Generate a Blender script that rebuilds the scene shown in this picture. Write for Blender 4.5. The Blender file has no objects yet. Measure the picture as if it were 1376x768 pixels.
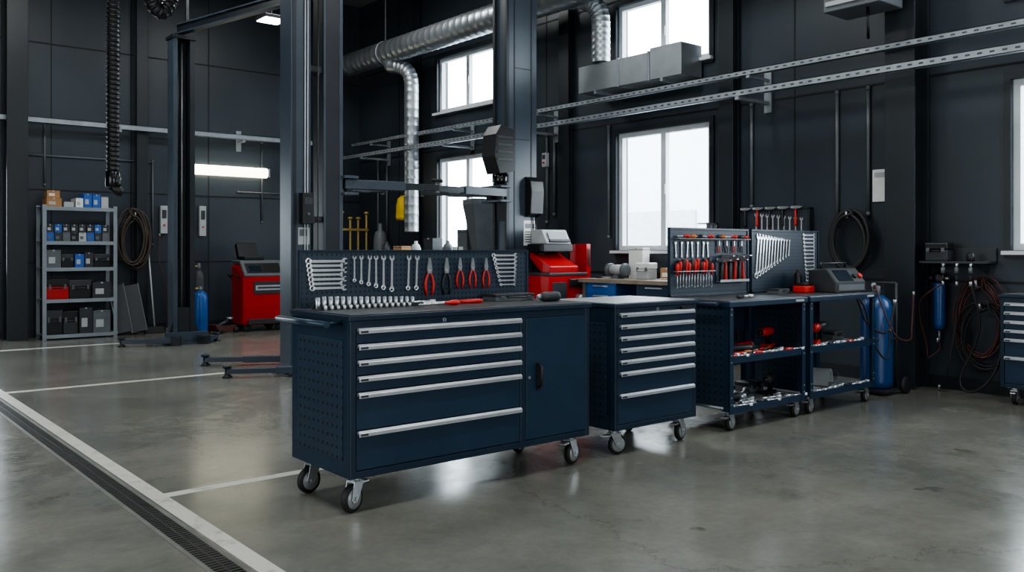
import bpy, bmesh, math, random
from mathutils import Vector, Matrix
random.seed(11)
rad=math.radians
TH=rad(39.8); S=math.sin(TH); C=math.cos(TH); F=1175.0; CX=688.0; HY=336.0; CH=1.3
def Xat(px,Y):
    u=(px-CX)/F; return Y*(S+u*C)/(C-u*S)
def Yat(px,X):
    u=(px-CX)/F; return X*(C-u*S)/(S+u*C)
def Zat(py,X,Y): return CH-(py-HY)*(X*S+Y*C)/F
scene=bpy.context.scene
COL=scene.collection

# ---------------- materials ----------------
def lin(c):
    return tuple(((v/255)/12.92 if v/255<=.04045 else ((v/255+.055)/1.055)**2.4) for v in c)
def base_mat(name):
    m=bpy.data.materials.new(name); m.use_nodes=True
    nt=m.node_tree; b=nt.nodes['Principled BSDF']; return m,nt,b
def mat(name,c,rough=.5,metal=0.,var=.12,scale=6.,bump=0.,coat=0.,rvar=.15,spec=.5,detail=4):
    m,nt,b=base_mat(name); c=lin(c)
    tc=nt.nodes.new('ShaderNodeTexCoord'); n=nt.nodes.new('ShaderNodeTexNoise')
    n.inputs['Scale'].default_value=scale; n.inputs['Detail'].default_value=detail
    nt.links.new(tc.outputs['Object'],n.inputs['Vector'])
    r=nt.nodes.new('ShaderNodeValToRGB'); r.color_ramp.elements[0].position=.3; r.color_ramp.elements[1].position=.7
    r.color_ramp.elements[0].color=tuple(v*(1-var) for v in c)+(1,)
    r.color_ramp.elements[1].color=tuple(min(1,v*(1+var)) for v in c)+(1,)
    nt.links.new(n.outputs['Fac'],r.inputs['Fac']); nt.links.new(r.outputs['Color'],b.inputs['Base Color'])
    mr=nt.nodes.new('ShaderNodeMapRange'); mr.inputs['To Min'].default_value=max(.02,rough*(1-rvar)); mr.inputs['To Max'].default_value=min(1,rough*(1+rvar))
    nt.links.new(n.outputs['Fac'],mr.inputs['Value']); nt.links.new(mr.outputs['Result'],b.inputs['Roughness'])
    b.inputs['Metallic'].default_value=metal; b.inputs['Coat Weight'].default_value=coat
    b.inputs['Specular IOR Level'].default_value=spec
    if bump:
        bp=nt.nodes.new('ShaderNodeBump'); bp.inputs['Strength'].default_value=bump; bp.inputs['Distance'].default_value=.01
        n2=nt.nodes.new('ShaderNodeTexNoise'); n2.inputs['Scale'].default_value=scale*12; nt.links.new(tc.outputs['Object'],n2.inputs['Vector'])
        nt.links.new(n2.outputs['Fac'],bp.inputs['Height']); nt.links.new(bp.outputs['Normal'],b.inputs['Normal'])
    return m
def perf(name,c,axes,pitch=.036,rr=.17,rough=.45,hole=(3,5,8)):
    m,nt,b=base_mat(name); c=lin(c)
    tc=nt.nodes.new('ShaderNodeTexCoord'); sp=nt.nodes.new('ShaderNodeSeparateXYZ'); nt.links.new(tc.outputs['Object'],sp.inputs[0])
    outs=[]
    for a in axes:
        d=nt.nodes.new('ShaderNodeMath'); d.operation='DIVIDE'; d.inputs[1].default_value=pitch; nt.links.new(sp.outputs[a],d.inputs[0])
        f=nt.nodes.new('ShaderNodeMath'); f.operation='FRACT'; nt.links.new(d.outputs[0],f.inputs[0])
        s=nt.nodes.new('ShaderNodeMath'); s.operation='SUBTRACT'; s.inputs[1].default_value=.5; nt.links.new(f.outputs[0],s.inputs[0])
        p=nt.nodes.new('ShaderNodeMath'); p.operation='MULTIPLY'; nt.links.new(s.outputs[0],p.inputs[0]); nt.links.new(s.outputs[0],p.inputs[1])
        outs.append(p)
    ad=nt.nodes.new('ShaderNodeMath'); ad.operation='ADD'; nt.links.new(outs[0].outputs[0],ad.inputs[0]); nt.links.new(outs[1].outputs[0],ad.inputs[1])
    lt=nt.nodes.new('ShaderNodeMath'); lt.operation='LESS_THAN'; lt.inputs[1].default_value=rr*rr; nt.links.new(ad.outputs[0],lt.inputs[0])
    mx=nt.nodes.new('ShaderNodeMix'); mx.data_type='RGBA'; mx.inputs[6].default_value=c+(1,); mx.inputs[7].default_value=lin(hole)+(1,)
    nt.links.new(lt.outputs[0],mx.inputs[0]); nt.links.new(mx.outputs[2],b.inputs['Base Color'])
    b.inputs['Roughness'].default_value=rough
    return m
def emit(name,c,s):
    m,nt,b=base_mat(name); b.inputs['Emission Color'].default_value=lin(c)+(1,); b.inputs['Emission Strength'].default_value=s
    b.inputs['Base Color'].default_value=lin(c)+(1,); return m

navy=mat('navy_paint',(25,47,67),.36,0,.08,5,.04)
navyd=mat('navy_paint_frame',(21,39,56),.36,0,.08,5,.04)
perfYZ=perf('perforated_navy_side',(34,53,71),(1,2),.05,.17)
perfXZ=perf('perforated_navy_board',(37,52,67),(0,2),.03,.2)
perfYZw=perf('perforated_wall_board',(40,48,58),(1,2),.03,.2)
wallm=mat('wall_panel_paint',(46,54,62),.4,0,.2,.7,.03)
wallseam=mat('wall_seam',(15,18,22),.6)
colm=mat('column_paint',(31,37,43),.4,0,.12,3)
liftm=mat('lift_paint',(57,67,78),.38,0,.12,4)
liftd=mat('lift_dark',(28,34,40),.45,0,.15,4)
steel=mat('brushed_steel',(172,175,178),.33,.7,.12,14)
alu=mat('aluminium_handle',(212,215,219),.3,.75,.05,20)
chrome=mat('chrome_tool',(225,227,230),.24,.6,.05,20)
sockm=mat('socket_chrome',(200,203,207),.22,.7,.08,20)
galv=mat('galvanised_steel',(158,163,167),.38,.8,.09,5)
galvr=mat('galvanised_rail',(150,156,162),.45,.5,.15,7)
black=mat('black_plastic',(22,23,25),.4,0,.15,8)
blackg=mat('black_gloss',(12,13,15),.2,0,.1,8)
rubber=mat('rubber',(30,30,31),.6,0,.15,10,.05)
brownr=mat('brown_rubber_hose',(62,52,46),.55,0,.15,10)
topm=mat('rubber_worktop',(62,65,68),.38,0,.15,9,.06)
greymat=mat('grey_ribbed_mat',(140,143,145),.42,0,.12,8,.05)
red=mat('red_paint',(172,24,26),.3,0,.1,6)
redp=mat('red_grip',(195,38,30),.42,0,.12,14)
redh=mat('red_rubber_hose',(78,42,38),.5,0,.15,10)
blue=mat('blue_paint',(26,84,150),.32,0,.1,6)
blued=mat('blue_cylinder_paint',(26,70,122),.32,0,.12,5)
bluel=mat('blue_box_print',(40,90,165),.6,0,.1,6)
yellow=mat('yellow_fabric',(200,165,35),.7,0,.15,8)
brass=mat('ochre_steel',(160,135,75),.5,.2,.15,8)
card=mat('cardboard',(165,125,85),.85,0,.12,8)
white=mat('white_plastic',(215,215,212),.5,0,.05,8)
lgrey=mat('light_grey_plastic',(165,168,170),.45,0,.08,8)
hub=mat('grey_wheel_hub',(150,152,154),.4,.2,.1,12)
mgrey=mat('mid_grey_plastic',(92,97,101),.45,0,.1,8)
dgrey=mat('dark_grey_plastic',(50,53,57),.45,0,.1,8)
wood=mat('bench_wood',(135,122,108),.45,0,.2,7,.05)
rackm=mat('rack_grey_paint',(132,140,146),.45,.15,.1,5)
jointm=mat('floor_joint',(78,79,75),.5)
graten=mat('drain_iron',(58,58,56),.5,.4,.3,12,.1)
edgem=mat('drain_edge_concrete',(100,100,95),.5,0,.25,6)
screen=mat('screen_glass',(30,42,52),.15)
windf=mat('window_frame_white',(200,204,208),.4,0,.05,5)
extm=mat('exterior_render',(200,204,208),.8,0,.04,1)
extg=mat('exterior_asphalt',(170,172,172),.9,0,.1,1)
orange=mat('orange_plastic',(205,110,40),.45)
lampe=emit('lamp_emission',(235,248,255),16)
tubee=emit('tube_emission',(255,247,215),7)
def glassmat():
    m,nt,b=base_mat('window_glass'); nt.nodes.remove(b)
    o=nt.nodes['Material Output']; t=nt.nodes.new('ShaderNodeBsdfTransparent'); g=nt.nodes.new('ShaderNodeBsdfGlossy'); g.inputs['Roughness'].default_value=.03
    t.inputs['Color'].default_value=(.95,.98,1,1)
    n=nt.nodes.new('ShaderNodeTexNoise'); n.inputs['Scale'].default_value=1.5
    mr=nt.nodes.new('ShaderNodeMapRange'); mr.inputs['To Min'].default_value=.03; mr.inputs['To Max'].default_value=.06; nt.links.new(n.outputs['Fac'],mr.inputs['Value'])
    mx=nt.nodes.new('ShaderNodeMixShader')
    nt.links.new(mr.outputs[0],mx.inputs[0]); nt.links.new(t.outputs[0],mx.inputs[1]); nt.links.new(g.outputs[0],mx.inputs[2]); nt.links.new(mx.outputs[0],o.inputs[0]); return m
glass=glassmat()
def wornline():
    m,nt,b=base_mat('floor_line_paint'); L=nt.links.new
    tc=nt.nodes.new('ShaderNodeTexCoord'); n=nt.nodes.new('ShaderNodeTexNoise'); n.inputs['Scale'].default_value=7; n.inputs['Detail'].default_value=9; n.inputs['Roughness'].default_value=.78; L(tc.outputs['Object'],n.inputs['Vector'])
    r=nt.nodes.new('ShaderNodeValToRGB'); r.color_ramp.elements[0].position=.33; r.color_ramp.elements[0].color=lin((128,127,121))+(1,)
    r.color_ramp.elements[1].position=.46; r.color_ramp.elements[1].color=lin((200,198,189))+(1,); L(n.outputs['Fac'],r.inputs['Fac']); L(r.outputs[0],b.inputs['Base Color']); b.inputs['Roughness'].default_value=.35
    return m
linem=wornline()
def floormat():
    m,nt,b=base_mat('polished_concrete'); L=nt.links.new; N=nt.nodes.new
    tc=N('ShaderNodeTexCoord')
    def noise(sc,det,rgh=.6,dist=0):
        n=N('ShaderNodeTexNoise'); n.inputs['Scale'].default_value=sc; n.inputs['Detail'].default_value=det; n.inputs['Roughness'].default_value=rgh; n.inputs['Distortion'].default_value=dist; L(tc.outputs['Object'],n.inputs['Vector']); return n
    def ramp(src,p0,p1,c0,c1):
        r=N('ShaderNodeValToRGB'); r.color_ramp.elements[0].position=p0; r.color_ramp.elements[1].position=p1
        r.color_ramp.elements[0].color=c0; r.color_ramp.elements[1].color=c1; L(src,r.inputs['Fac']); return r
    def mul(a,c,f):
        x=N('ShaderNodeMix'); x.data_type='RGBA'; x.blend_type='MULTIPLY'; x.inputs[0].default_value=f; L(a,x.inputs[6]); L(c,x.inputs[7]); return x.outputs[2]
    a=noise(.6,7,.62,.6); d=noise(3.2,9,.74,.4); e=noise(1.3,6,.65); f=noise(70,4,.6); g=noise(22,6,.7); h=noise(2.6,4,.5)
    r=ramp(a.outputs['Fac'],.32,.70,lin((108,109,103))+(1,),lin((138,136,127))+(1,))
    c1=mul(r.outputs[0],ramp(d.outputs['Fac'],.30,.68,(.66,.67,.66,1),(1,1,1,1)).outputs[0],.6)
    c2=mul(c1,ramp(e.outputs['Fac'],.29,.40,(.55,.53,.49,1),(1,1,1,1)).outputs[0],.6)
    c3=mul(c2,ramp(g.outputs['Fac'],.3,.6,(.76,.76,.76,1),(1,1,1,1)).outputs[0],.45)
    c3b=mul(c3,ramp(h.outputs['Fac'],.265,.30,(.42,.38,.33,1),(1,1,1,1)).outputs[0],.8)
    ad=N('ShaderNodeVectorMath'); ad.operation='MULTIPLY_ADD'; ad.inputs[1].default_value=(.5,.5,.5); L(d.outputs['Color'],ad.inputs[0]); L(tc.outputs['Object'],ad.inputs[2])
    v=N('ShaderNodeTexVoronoi'); v.feature='DISTANCE_TO_EDGE'; v.inputs['Scale'].default_value=.33; L(ad.outputs[0],v.inputs['Vector'])
    c4=mul(c3b,ramp(v.outputs['Distance'],.0,.0022,(.5,.49,.47,1),(1,1,1,1)).outputs[0],.5)
    L(c4,b.inputs['Base Color'])
    mr=N('ShaderNodeMapRange'); mr.inputs['From Min'].default_value=.3; mr.inputs['From Max'].default_value=.7; mr.inputs['To Min'].default_value=.14; mr.inputs['To Max'].default_value=.25; L(d.outputs['Fac'],mr.inputs['Value']); L(mr.outputs[0],b.inputs['Roughness'])
    bp=N('ShaderNodeBump'); bp.inputs['Strength'].default_value=.05; bp.inputs['Distance'].default_value=.01; L(f.outputs['Fac'],bp.inputs['Height']); L(bp.outputs[0],b.inputs['Normal'])
    b.inputs['Specular IOR Level'].default_value=.7
    return m
floorm=floormat()

# ---------------- mesh builder ----------------
class MB:
    def __init__(s): s.v=[];s.f=[];s.mi=[];s.sm=[];s.mats=[];s.M=None
    def add(s,vs,fs,m,smooth=False,flat=()):
        if m not in s.mats: s.mats.append(m)
        i=s.mats.index(m); o=len(s.v)
        for p in vs:
            p=Vector(p)
            if s.M is not None: p=s.M@p
            s.v.append(tuple(p))
        for k,f in enumerate(fs):
            s.f.append([o+j for j in f]); s.mi.append(i); s.sm.append(smooth and k not in flat)
        return s
    def box(s,x0,x1,y0,y1,z0,z1,m):
        v=[(x0,y0,z0),(x1,y0,z0),(x1,y1,z0),(x0,y1,z0),(x0,y0,z1),(x1,y0,z1),(x1,y1,z1),(x0,y1,z1)]
        return s.add(v,[(0,3,2,1),(4,5,6,7),(0,1,5,4),(1,2,6,5),(2,3,7,6),(3,0,4,7)],m)
    def prism(s,poly,ax,a,b,m):
        n=len(poly)
        def P(u,v,w): return {'x':(w,u,v),'y':(u,w,v),'z':(u,v,w)}[ax]
        vs=[P(u,v,a) for u,v in poly]+[P(u,v,b) for u,v in poly]
        fs=[list(range(n))[::-1],list(range(n,2*n))]+[(i,(i+1)%n,n+(i+1)%n,n+i) for i in range(n)]
        return s.add(vs,fs,m)
    def cyl(s,p0,p1,r0,m,r1=None,seg=16):
        return s.tube([p0,p1],[r0,r0 if r1 is None else r1],m,seg)
    def tube(s,pts,r,m,seg=8,closed=False,cap=True):
        pts=[Vector(p) for p in pts]; n=len(pts)
        rs=r if isinstance(r,(list,tuple)) else [r]*n
        vs=[];fs=[]; nrm=None
        for i,p in enumerate(pts):
            if closed: t=pts[(i+1)%n]-pts[i-1]
            elif i==0: t=pts[1]-pts[0]
            elif i==n-1: t=pts[-1]-pts[-2]
            else: t=(pts[i+1]-pts[i]).normalized()+(pts[i]-pts[i-1]).normalized()
            if t.length<1e-9: t=Vector((0,0,1))
            t.normalize()
            if nrm is None:
                a=Vector((0,0,1)) if abs(t.z)<.9 else Vector((1,0,0)); nrm=t.cross(a).normalized()
            else:
                nrm=nrm-t*nrm.dot(t)
                if nrm.length<1e-6: nrm=t.orthogonal()
                nrm.normalize()
            bn=t.cross(nrm)
            for k in range(seg):
                a=2*math.pi*k/seg; vs.append(p+(nrm*math.cos(a)+bn*math.sin(a))*rs[i])
        R=n if closed else n-1
        for i in range(R):
            j=(i+1)%n
            for k in range(seg):
                k2=(k+1)%seg; fs.append((i*seg+k,i*seg+k2,j*seg+k2,j*seg+k))
        flat=[]
        if not closed and cap:
            flat=[len(fs),len(fs)+1]; fs.append(list(range(seg))[::-1]); fs.append([(n-1)*seg+k for k in range(seg)])
        return s.add(vs,fs,m,True,flat)
    def lathe(s,prof,c,m,ax='z',seg=20,smooth=True,a0=0):
        vs=[];fs=[]; n=len(prof); c=Vector(c)
        for r,h in prof:
            for k in range(seg):
                a=2*math.pi*k/seg+a0; u=r*math.cos(a); w=r*math.sin(a)
                vs.append(c+Vector({'z':(u,w,h),'y':(u,h,w),'x':(h,u,w)}[ax]))
        for i in range(n-1):
            for k in range(seg):
                k2=(k+1)%seg; fs.append((i*seg+k,i*seg+k2,(i+1)*seg+k2,(i+1)*seg+k))
        a=len(fs); fs.append(list(range(seg))); fs.append([(n-1)*seg+k for k in range(seg)])
        return s.add(vs,fs,m,smooth,[a,a+1])
    def obj(s,name,parent=None,loc=(0,0,0),rot=(0,0,0),bevel=0.,label=None):
        me=bpy.data.meshes.new(name); me.from_pydata(s.v,[],s.f)
        for m in s.mats: me.materials.append(m)
        me.polygons.foreach_set('material_index',s.mi)
        bm=bmesh.new(); bm.from_mesh(me); bmesh.ops.recalc_face_normals(bm,faces=bm.faces); bm.to_mesh(me); bm.free()
        me.polygons.foreach_set('use_smooth',s.sm); me.update()
        o=bpy.data.objects.new(name,me); COL.objects.link(o); o.location=loc; o.rotation_euler=rot
        if parent: o.parent=parent
        if bevel:
            bv=o.modifiers.new('bevel','BEVEL'); bv.width=bevel; bv.segments=2; bv.limit_method='ANGLE'; bv.angle_limit=rad(50)
        if label: o['label']=label
        return o
    def top(s,name,label,cat,loc=(0,0,0),rot=(0,0,0),bevel=0.,group=None,kind=None):
        o=s.obj(name,None,loc,rot,bevel); o['label']=label; o['category']=cat
        if group: o['group']=group
        if kind: o['kind']=kind
        return o
def thing(name,label,cat,loc=(0,0,0),rot=(0,0,0),group=None):
    e=bpy.data.objects.new(name,None); e.empty_display_size=.1; COL.objects.link(e); e.location=loc; e.rotation_euler=rot
    e['label']=label; e['category']=cat
    if group: e['group']=group
    return e
def clone(o,loc=None,rot=None,scale=None,label=None,parent=None,group=None):
    n=o.copy(); COL.objects.link(n)
    if parent is not None: n.parent=parent
    if loc is not None: n.location=loc
    if rot is not None: n.rotation_euler=rot
    if scale is not None: n.scale=scale if hasattr(scale,'__len__') else (scale,)*3
    if label: n['label']=label
    if group: n['group']=group
    for c in list(o.children): clone(c,parent=n)
    return n
def struct(mb,name,bevel=0):
    o=mb.obj(name,bevel=bevel); o['kind']='structure'; return o

# ---------------- room ----------------
XW=8.4; YB=14.6; ZC=5.9; XL=-5.0; YF=-5.0
mb=MB(); mb.box(XL-.2,XW+.2,YF-.2,YB+.2,-.12,0,floorm); struct(mb,'floor')
mb=MB(); mb.box(XL-.2,XW+.2,YF-.2,YB+.2,ZC,ZC+.15,mat('ceiling_paint',(120,124,122),.7)); struct(mb,'ceiling')
lowwin=[(10.45,12.0),(6.42,7.92),(1.63,3.13)]
mb=MB()
def band(z0,z1,gaps):
    y=YF
    for a,b in sorted(gaps):
        mb.box(XW,XW+.2,y,a,z0,z1,wallm); y=b
    mb.box(XW,XW+.2,y,YB+.2,z0,z1,wallm)
band(0,1.3,[]); band(1.3,2.82,lowwin); band(2.82,3.58,[]); band(3.58,4.48,lowwin); band(4.48,ZC,[])
for z in (1.0,2.95,4.55):
    mb.box(XW-.008,XW,YF,YB,z,z+.02,wallseam)
for y in (9.3,5.3,0.2,13.2):
    mb.box(XW-.006,XW,y,y+.015,0,ZC,wallseam)
struct(mb,'wall_right')
mb=MB(); 
DX0,DX1=1.2,2.35
mb.box(XL,DX0,YB,YB+.2,0,ZC,wallm); mb.box(DX1,XW,YB,YB+.2,0,ZC,wallm); mb.box(DX0,DX1,YB,YB+.2,2.7,ZC,wallm)
for z in (1.1,2.2,4.4):
    mb.box(DX1,XW,YB-.008,YB,z,z+.02,wallseam)
for x in (3.1,4.25,5.5,6.9):
    mb.box(x,x+.015,YB-.006,YB,0,ZC,wallseam)
struct(mb,'wall_back')
mb=MB(); mb.box(XL-.2,XL,YF,YB,0,ZC,wallm); struct(mb,'wall_left')
mb=MB(); mb.box(XL,XW,YF-.2,YF,0,ZC,wallm); struct(mb,'wall_front')
mb=MB(); mb.box(DX0,DX1,YB+.02,YB+.08,0,1.0,lgrey); mb.box(DX0,DX1,YB+.04,YB+.05,1.0,2.5,glass)
mb.box(DX0,DX1,YB+.02,YB+.08,2.5,2.7,lgrey); mb.box(DX0,DX0+.07,YB+.01,YB+.09,1.0,2.5,lgrey); mb.box(DX1-.07,DX1,YB+.01,YB+.09,1.0,2.5,lgrey)
mb.box(DX0+.5,DX0+.56,YB+.01,YB+.09,1.0,2.5,lgrey); struct(mb,'door_1')
def window(n,y0,y1,z0,z1):
    mb=MB(); X0=XW-.03; w=.06
    for a,b,c,d in ((y0-.06,y1+.06,z0-.07,z0),(y0-.06,y1+.06,z1,z1+.06),(y0-.06,y0,z0,z1),(y1,y1+.06,z0,z1)):
        mb.box(X0,XW,a,b,c,d,colm)
    mb.box(XW-.09,XW+.02,y0-.06,y1+.06,z0-.04,z0-.005,windf)
    ym=(y0+y1)/2
    for a,b,c,d in ((y0,y1,z0,z0+w),(y0,y1,z1-w,z1),(y0,y0+w,z0+w,z1-w),(y1-w,y1,z0+w,z1-w),(ym-.04,ym+.04,z0+w,z1-w)):
        mb.box(XW+.03,XW+.1,a,b,c,d,windf)
    mb.box(XW+.06,XW+.068,y0+w,y1-w,z0+w,z1-w,glass)
    mb.box(XW+.015,XW+.03,ym-.035,ym-.02,z0+.5*(z1-z0)-.06,z0+.5*(z1-z0)+.06,white)
    struct(mb,'window_%d'%n)
i=1
for a,b in lowwin:
    window(i,a,b,1.3,2.82); i+=1; window(i,a,b,3.58,4.48); i+=1
mb=MB(); mb.box(XW-.02,XW,YF,YB,0,.12,colm); struct(mb,'baseboard_right')
mb=MB(); mb.box(DX1,XW-.02,YB-.02,YB,0,.12,colm); struct(mb,'baseboard_back')
t=1
def strip(x0,x1,y0,y1,m,z=.0015):
    global t
    mb=MB(); mb.box(x0,x1,y0,y1,-.001,z,m); struct(mb,'trim_%d'%t); t+=1
strip(1.475,1.56,-4,14.4,linem)
strip(1.56,5.8,4.70,4.78,linem); strip(1.56,6.4,9.03,9.12,linem); strip(1.56,3.9,12.85,12.98,linem)
strip(5.55,5.558,-4,3.5,jointm,.001)
strip(-4.5,1.32,3.1,3.108,jointm,.001)
strip(-1.2,-1.19,-4,14.,jointm,.001)
mb=MB(); mb.box(1.318,1.34,-4,14.4,-.01,.0015,edgem); mb.box(1.44,1.462,-4,14.4,-.01,.0015,edgem); mb.box(1.34,1.44,-4,14.4,-.02,.0008,blackg)
y=1.2
while y<14.2:
    mb.box(1.34,1.44,y,y+.014,.0,.002,graten); y+=.03
mb.box(1.387,1.393,-4,14.4,.0,.0022,graten)
struct(mb,'trim_%d'%t)
# exterior
mb=MB(); mb.box(19,24,4,24,-.5,5.2,extm); mb.box(18.9,19,10,12.5,-.5,3.2,lgrey); mb.box(18.95,19,15,18,1,2.4,lgrey); mb.top('neighbouring_building','pale rendered building across the yard','building')
mb=MB(); mb.box(XW+.25,60,-30,60,-.6,-.5,extg); mb.top('yard_ground','grey asphalt yard outside the windows','ground',kind='stuff')

def column(x0,x1,y0,y1,face):
    mb=MB(); 
    if face=='x':
        mb.box(x0,x0+.025,y0,y1,0,ZC,colm); mb.box(x1-.025,x1,y0,y1,0,ZC,colm); mb.box(x0+.025,x1-.025,(y0+y1)/2-.08,(y0+y1)/2+.08,0,ZC,colm)
    else:
        mb.box(x0,x1,y0,y0+.025,0,ZC,colm); mb.box(x0,x1,y1-.025,y1,0,ZC,colm); mb.box((x0+x1)/2-.08,(x0+x1)/2+.08,y0+.025,y1-.025,0,ZC,colm)
    mb.top('steel_column','dark blue-grey painted steel building column against the wall','column',bevel=.004,group='building columns')
column(8.08,8.378,3.85,4.14,'x'); column(8.3,8.378,8.75,8.95,'x'); column(8.25,8.378,6.0,6.2,'x'); column(8.34,8.378,12.5,12.7,'x')
column(Xat(9,14.2),Xat(38,14.2),14.2,14.578,'y'); column(Xat(184,14.45),Xat(199,14.45),14.45,14.578,'y'); column(7.4,7.65,14.4,14.578,'y')

# ---------------- casters & cabinets ----------------
def caster(parent,x,y,top,ang,R=.062):
    mb=MB(); o=.028
    mb.box(-.048,.048,-.042,.042,top-.007,top,steel); mb.cyl((0,0,top-.03),(0,0,top-.006),.03,steel,seg=14)
    for s in (-1,1):
        yy=s*.0245
        mb.prism([(-.036,top-.026),(.036,top-.026),(o+.03,R-.002),(o+.012,R-.022),(o-.018,R-.014)],'y',yy-.0025,yy+.0025,steel)
    mb.box(-.036,.036,-.027,.027,top-.034,top-.026,steel); mb.cyl((o,-.034,R),(o,.034,R),.010,steel,seg=10)
    mb.box(-.085,-.03,-.02,.02,top-.05,top-.04,steel)
    c=mb.obj('caster',parent,(x,y,0),(0,0,ang),bevel=.001,label='swivel caster with silver fork and black rubber wheel')
    w=MB(); w.lathe([(R*.6,-.017),(R*.93,-.017),(R,-.01),(R,.01),(R*.93,.017),(R*.6,.017)],(o,0,R),rubber,'y',24)
    w.lathe([(R*.1,-.0215),(R*.28,-.0215),(R*.32,-.0175),(R*.72,-.0185),(R*.72,.0185),(R*.32,.0175),(R*.28,.0215),(R*.1,.0215)],(o,0,R),hub,'y',24)
    w.obj('wheel',c)
def cabinet(loc,rz,W,D,zb,zt,hz,dw,door=None,sidebar=True,label='',name='tool_cabinet',topmat=None,board=None,perfside=True,casang=None,R=.062):
    e=thing(name,label,'tool cabinet',loc,(0,0,rz))
    mb=MB(); fr=.032
    mb.box(0,W,.02,D,zb,zt-.03,navy)
    mb.box(0,fr,0,.02,zb,zt-.03,navyd); mb.box(W-fr,W,0,.02,zb,zt-.03,navyd)
    mb.box(fr,W-fr,0,.02,zb,zb+.035,navyd); mb.box(fr,W-fr,0,.02,zt-.07,zt-.03,navyd)
    if door: mb.box(dw,dw+.04,0,.02,zb+.035,zt-.07,navyd)
    mb.obj('body',e,bevel=.003)
    if perfside:
        for xs in (-.004,W):
            p=MB(); p.box(xs,xs+.004,.075,D-.075,zb+.08,zt-.13,perfYZ); p.obj('perforated_side_panel',e,bevel=.002)
    mb=MB(); mb.box(-.012,W+.012,-.012,D,zt-.03,zt-.006,navyd); mb.box(.006,W-.006,.006,D-.01,zt-.006,zt,topmat or topm)
    mb.obj('worktop',e,bevel=.003)
    x1=(dw if door else W-fr)-.004
    for k,h in enumerate(hz):
        z1=h+.014; z0=(hz[k+1]+.018) if k+1<len(hz) else zb+.039
        d=MB(); d.box(fr+.004,x1,.001,.02,z0,z1,navy); dr=d.obj('drawer',e,bevel=.002)
        hd=MB(); hd.prism([(.0,h+.012),(-.012,h+.014),(-.024,h+.004),(-.024,h-.013),(-.018,h-.013),(-.017,h-.002),(0,h-.004)],'x',fr+.006,x1-.002,alu)
        hd.obj('handle',dr,bevel=.0008,label='full-width silver aluminium drawer pull')
        lb=MB(); lb.box(fr+.014,fr+.055,-.0255,-.0238,h-.009,h+.001,dgrey); lb.obj('label_plate',dr)
    lk=MB(); lk.cyl(((fr+x1)/2,-.006,zt-.05),((fr+x1)/2,.0,zt-.05),.011,steel,seg=14); lk.box((fr+x1)/2-.002,(fr+x1)/2+.002,-.0075,-.0055,zt-.057,zt-.043,black); lk.obj('lock',e)
    if door:
        d=MB(); d.box(dw+.044,W-fr-.002,.001,.02,zb+.039,zt-.072,navy); do=d.obj('door',e,bevel=.002)
        hx=dw+.13; hh=MB(); hh.box(hx-.014,hx+.014,-.006,.001,.50,.655,black); hh.tube([(hx,-.006,.515),(hx,-.032,.53),(hx,-.034,.58),(hx,-.032,.63),(hx,-.006,.645)],.008,black,8); hh.obj('handle',do,label='black recessed door handle')
        l2=MB(); l2.cyl((dw+.065,-.004,.575),(dw+.065,.001,.575),.009,steel,seg=12); l2.obj('lock',do)
    if sidebar:
        y0,y1=.08,D-.07; z=zt-.045
        s=MB(); s.tube([(0,y0+.01,z),(-.06,y0+.01,z),(-.1,y0-.005,z)],.009,navyd,8); s.tube([(0,y1-.01,z),(-.06,y1-.01,z),(-.1,y1+.005,z)],.009,navyd,8)
        s.tube([(-.1,y0-.03,z),(-.1,y1+.03,z)],.016,navy,12); s.obj('push_handle',e)
    else:
        s=MB(); s.box(W-.17,W-.06,-.016,-.0,zt-.062,zt-.042,black); s.obj('latch',e)
    ca=casang or [rad(20),rad(160),rad(70),rad(200)]
    for (x,y),a in zip(((.08,.09),(W-.08,.09),(.08,D-.09),(W-.08,D-.09)),ca): caster(e,x,y,zb,a,R)
    if board:
        x0,x1,z1=board; b=MB(); b.box(x0+.012,x1-.012,D-.028,D-.016,zt,z1-.012,perfXZ)
        b.box(x0,x1,D-.034,D-.004,z1-.014,z1,navyd); b.box(x0,x0+.014,D-.034,D-.004,zt-.02,z1-.014,navyd); b.box(x1-.014,x1,D-.034,D-.004,zt-.02,z1-.014,navyd)
        b.obj('tool_board',e,bevel=.0015,label='perforated navy back board for hanging tools')
    return e
A0=(2.115,3.765)
cabinet((A0[0],A0[1],0),0,1.63,.635,.183,.985,[.905,.826,.748,.670,.590,.402],1.085,True,True,
  'long navy rolling workbench cabinet with drawers, cupboard door and tool board','rolling_workbench',board=(.03,1.665,1.302),casang=[rad(200),rad(15),rad(190),rad(200)],R=.069)
B0=(3.985,3.78)
cabinet((B0[0],B0[1],0),0,.80,.62,.168,.968,[.892,.818,.744,.670,.596,.522,.384],.5,None,False,
  'navy seven-drawer rolling tool cabinet with grey mat top','rolling_tool_cabinet',topmat=greymat,casang=[rad(-15),rad(15),rad(70),rad(200)],R=.064)
cabinet((7.88,3.03,0),rad(-90),.85,.47,.15,.935,[.85,.775,.70,.625,.55,.40],.5,None,False,
  'navy rolling drawer cabinet parked against the window wall','rolling_tool_cabinet',casang=[rad(100),rad(80),rad(70),rad(200)])

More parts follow.
